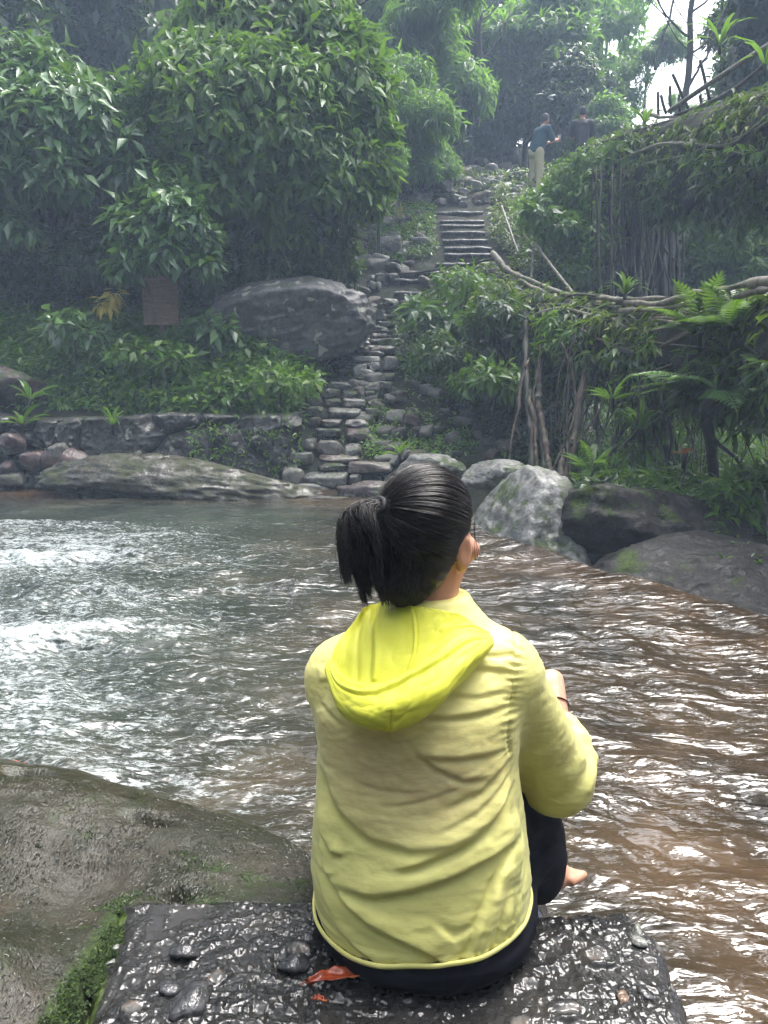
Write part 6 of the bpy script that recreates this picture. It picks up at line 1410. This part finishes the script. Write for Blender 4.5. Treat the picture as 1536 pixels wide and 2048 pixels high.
# ================================================================== the wooden board
bc = P(321, 602, 10.6); brd = empty("notice_board", tuple(bc), "weathered brown wooden notice board with faded rows of marks half hid by leaves", "sign")
t = NT("old_board"); o = t.obj(); pl_ = t.noise(t.scalev(o, 1, 1, 14), 6, 4, .6); tx = t.noise(t.scalev(o, 5, 1, 16), 10, 2, .5)
c_ = t.ramp(pl_, [(.3, (.16, .10, .07)), (.7, (.34, .22, .15))]); c_ = t.mix(t.mr(tx, .56, .62, 0, .45), c_, (.55, .42, .32)); c_ = t.mix(t.mr(t.noise(o, 5, 4), .55, .7, 0, .7), c_, (.03, .04, .018))
M_BRD = t.done(t.bsdf(Base_Color=c_, Roughness=.6, Normal=t.bump(pl_, .5, .01)).outputs[0])
def box(c, s):
    V = np.array([[x, y, z] for x in (-1, 1) for y in (-1, 1) for z in (-1, 1)]) * np.array(s) / 2 + np.array(c)
    return V, np.array([[0, 1, 3, 2], [4, 6, 7, 5], [0, 4, 5, 1], [2, 3, 7, 6], [0, 2, 6, 4], [1, 5, 7, 3]])
V, F = box(bc, (.41, .03, .56)); part("panel", V, F, M_BRD, brd, False)
for nm, c_, s_ in (("frame_bar", (0, -.018, .292), (.46, .05, .035)), ("frame_bar", (0, -.018, -.292), (.46, .05, .035)), ("frame_bar", (-.215, -.012, 0), (.03, .05, .545)), ("frame_bar", (.215, -.012, 0), (.03, .05, .545)), ("post", (0, .045, -.45), (.05, .05, .9))):
    V, F = box(bc + np.array(c_), s_); part(nm, V, F, M_BRD, brd, False)

# ================================================================== the two men on the hill
M_TEAL = NT("teal_shirt"); M_TEAL = M_TEAL.done(M_TEAL.bsdf(Base_Color=(.012, .055, .085, 1), Roughness=.8).outputs[0])
M_KHA = NT("khaki_trousers"); M_KHA = M_KHA.done(M_KHA.bsdf(Base_Color=(.42, .38, .24, 1), Roughness=.8).outputs[0])
M_BLK = NT("black_shirt"); M_BLK = M_BLK.done(M_BLK.bsdf(Base_Color=(.012, .012, .02, 1), Roughness=.8).outputs[0])
M_GH = NT("grey_short_hair"); M_GH = M_GH.done(M_GH.bsdf(Base_Color=(.06, .055, .055, 1), Roughness=.8).outputs[0])
def man(foot, rz, label, shirt, trousers, hairm, lean=.10):
    foot = np.array(foot); root = empty("person", tuple(foot), label, "person")
    c, s = math.cos(rz), math.sin(rz); T = lambda x, y, z: foot + np.array([c * x - s * y, s * x + c * y, z])
    box_ = lambda: Field(foot + [-.55, -.55, -.02], foot + [.55, .55, 1.80], .014)
    hip, chest, neck, head = (0, 0, .92), (0, lean, 1.30), (0, lean * 1.25, 1.48), (0, lean * 1.7, 1.63)
    EL_, HA = [(.22 * q, lean + .13, 1.14) for q in (-1, 1)], [(.07 * q, lean + .42, 1.24) for q in (-1, 1)]
    def legs(f, g=0):
        for q in (-1, 1): f.add(f.cap(T(.09 * q, 0, .90), T(.10 * q, .02, .48), .085 + g, .058 + g), .03); f.add(f.cap(T(.10 * q, .02, .48), T(.11 * q, -.02, .10), .056 + g, .042 + g), .03)
    f = box_(); f.add(f.ell(T(*hip), (.16, .12, .13)), 0); f.add(f.cap(T(*hip), T(*chest), .125, .15), .04); f.add(f.cap(T(-.13, lean, 1.40), T(.13, lean, 1.40), .065, .065), .05); f.add(f.cap(T(*chest), T(*neck), .06, .055), .04); legs(f)
    f.add(f.ell(T(*head), (.078, .095, .115)), .02); f.add(f.cap(T(0, lean * 1.7 + .085, 1.63), T(0, lean * 1.7 + .105, 1.60), .012, .014), .01)
    for q in (-1, 1): f.add(f.ell(T(head[0] + .078 * q, head[1], 1.62), (.014, .02, .032)), .01)
    for i, q in enumerate((-1, 1)):
        f.add(f.cap(T(.19 * q, lean, 1.40), T(*EL_[i]), .05, .042), .03); f.add(f.cap(T(*EL_[i]), T(*HA[i]), .040, .028), .02)
        f.add(f.ell(T(HA[i][0], HA[i][1] + .04, HA[i][2] + .03), (.022, .045, .045)), .015)
        for w in range(4): f.add(f.cap(T(HA[i][0], HA[i][1] + .06, HA[i][2] + .02 + .02 * w), T(HA[i][0] - .03 * q, HA[i][1] + .10, HA[i][2] + .02 + .021 * w), .010, .008), .004)
        f.add(f.cap(T(.11 * q, -.05, .045), T(.12 * q, .15, .035), .042, .038), .02)
    V, F = f.mesh(); part("body", smooth(V, F, 1, .4), F, M_SKIN, root)
    f = box_(); f.add(f.cap(T(0, 0, .93), T(*chest), .150, .170), 0); f.add(f.cap(T(-.15, lean, 1.38), T(.15, lean, 1.38), .085, .085), .05)
    for i, q in enumerate((-1, 1)): f.add(f.cap(T(.19 * q, lean, 1.39), T(EL_[i][0], EL_[i][1] - .02, EL_[i][2] + .04), .068, .066), .03)
    f.inter(f.plane(T(0, 0, .86), (0, 0, -1)), .01); V, F = f.mesh(); V = smooth(V, F, 1); V = V + vnormals(V, F) * (.008 * fbm(V[:, 0] * 7, V[:, 1] * 7, V[:, 2] * 12, 3, 3, True))[:, None]; part("shirt", V, F, shirt, root)
    f = box_(); f.add(f.ell(T(0, 0, .90), (.170, .135, .14)), 0); legs(f, .022); f.inter(f.plane(T(0, 0, 1.0), (0, 0, 1)), .01); V, F = f.mesh(); V = smooth(V, F, 1); V = V + vnormals(V, F) * (.008 * fbm(V[:, 0] * 8, V[:, 1] * 8, V[:, 2] * 16, 4, 3, True))[:, None]; part("trousers", V, F, trousers, root)
    f = box_(); f.add(f.ell(T(head[0], head[1] - .008, head[2] + .016), (.086, .102, .116)), 0); f.inter(f.plane(T(0, head[1] + .02, head[2]), (T(0, 1, -.8) - foot) / 1.3), .01); V, F = f.mesh(); part("hair", smooth(V, F, 1), F, hairm, root)
    return root, T(0, lean + .53, 1.30)
fx = P(1070, 392, 18.2)
mn, hp_ = man(fx, math.radians(-58), "man in teal shirt and khaki trousers photographing beside the upper bridge", M_TEAL, M_KHA, M_GH, .14)
M_PH = NT("phone_shell"); M_PH = M_PH.done(M_PH.bsdf(Base_Color=(.45, .47, .5, 1), Roughness=.2).outputs[0])
V, F = box(hp_, (.10, .012, .16)); c_ = np.array(hp_); V = rotz(V - c_, math.radians(-58)) + c_; ph = part("phone", V, F, M_PH, None, False); bv = ph.modifiers.new("round", 'BEVEL'); bv.width = .008; bv.segments = 3
tag(ph, "light grey phone held up by the man in the teal shirt", "phone")
man(P(1160, 375, 18.8), math.radians(-10), "man in a black shirt half hidden behind the bushes", M_BLK, M_BLK, M_BLK, .05)
# ================================================================== unseen woods around the river, added to darken reflections and ambient light
R = rng(1234); lobes = []
for az in np.linspace(185, 355, 20):
    a = math.radians(az)
    for k in range(3):
        rr = R.uniform(8, 12.5); 
        c0 = np.array([math.cos(a) * rr, math.sin(a) * rr * .9, R.uniform(1, 8)])
        if c0[1] > 6.5 and abs(c0[0]) < 9: continue
        lobes.append((*c0, R.uniform(1.5, 2.6), R.uniform(1.5, 2.6), R.uniform(1.3, 2.2)))
for (x_, y_, z_, r_) in ((-6.5, 4, 9.5, 2.2), (1.5, -5, 9, 2.4), (-3, -6, 8.5, 2.6), (7, 0, 9, 2.4), (6.5, 6, 9.5, 2), (-7, -2, 8, 2.4), (2.5, 8.5, 11.5, 1.0)):
    lobes.append((x_, y_, z_, r_, r_, r_ * .5))
for i, x_ in enumerate(np.linspace(-12, 12, 9)):  # high crowns above the view, added to keep forward reflections dark
    j = .8 * math.sin(i * 2.3)
    x_ = x_ * 1.25
    if abs(x_ - 7) > 1.6: lobes.append((x_, 16.5 + j, 14.5 + j, 2.6, 2.2, 2.2))
    lobes.append((x_ + 1.2, 17 + j, 18.4 - j, 2.7, 2.2, 2.2)); lobes.append((x_ - .5, 17.5 + j, 22, 2.8, 2.3, 2.4))
for s_ in (-1, 1):
    for y_ in (1, 4.5, 7.5): lobes.append((s_ * 8.5, y_, 6.5, 2, 2, 2.6)); lobes.append((s_ * 9.5, y_ + 1, 11, 2.2, 2.2, 2.2))
Pn, O = lobes_points(lobes, 15000, R, .35, .2, gfreq=.5, seed=3, zmin=-1)
V, F = sprigs(Pn, O, R, 5, .62, .30, .5)
o = part("surrounding_woods", V, F, LD); tag(o, "unseen leafy woods added around and above the river to darken reflections", None, None, 'stuff')

# ================================================================== misty air
t = NT("mist"); pv = t.n('ShaderNodeVolumePrincipled'); pv.inputs['Color'].default_value = (.60, .75, 1.0, 1); pv.inputs['Density'].default_value = .0062; pv.inputs['Anisotropy'].default_value = .0
t.t.links.new(pv.outputs[0], t.out.inputs['Volume'])
V = np.array([[x, y, z] for x in (-72, 72) for y in (-32, 92) for z in (-3.6, 24)], float)
o = part("haze", V, np.array([[0, 1, 3, 2], [4, 6, 7, 5], [0, 4, 5, 1], [2, 3, 7, 6], [0, 2, 6, 4], [1, 5, 7, 3]]), t.m, None, False)
tag(o, "thin bluish mist filling the ravine", None, None, 'stuff')
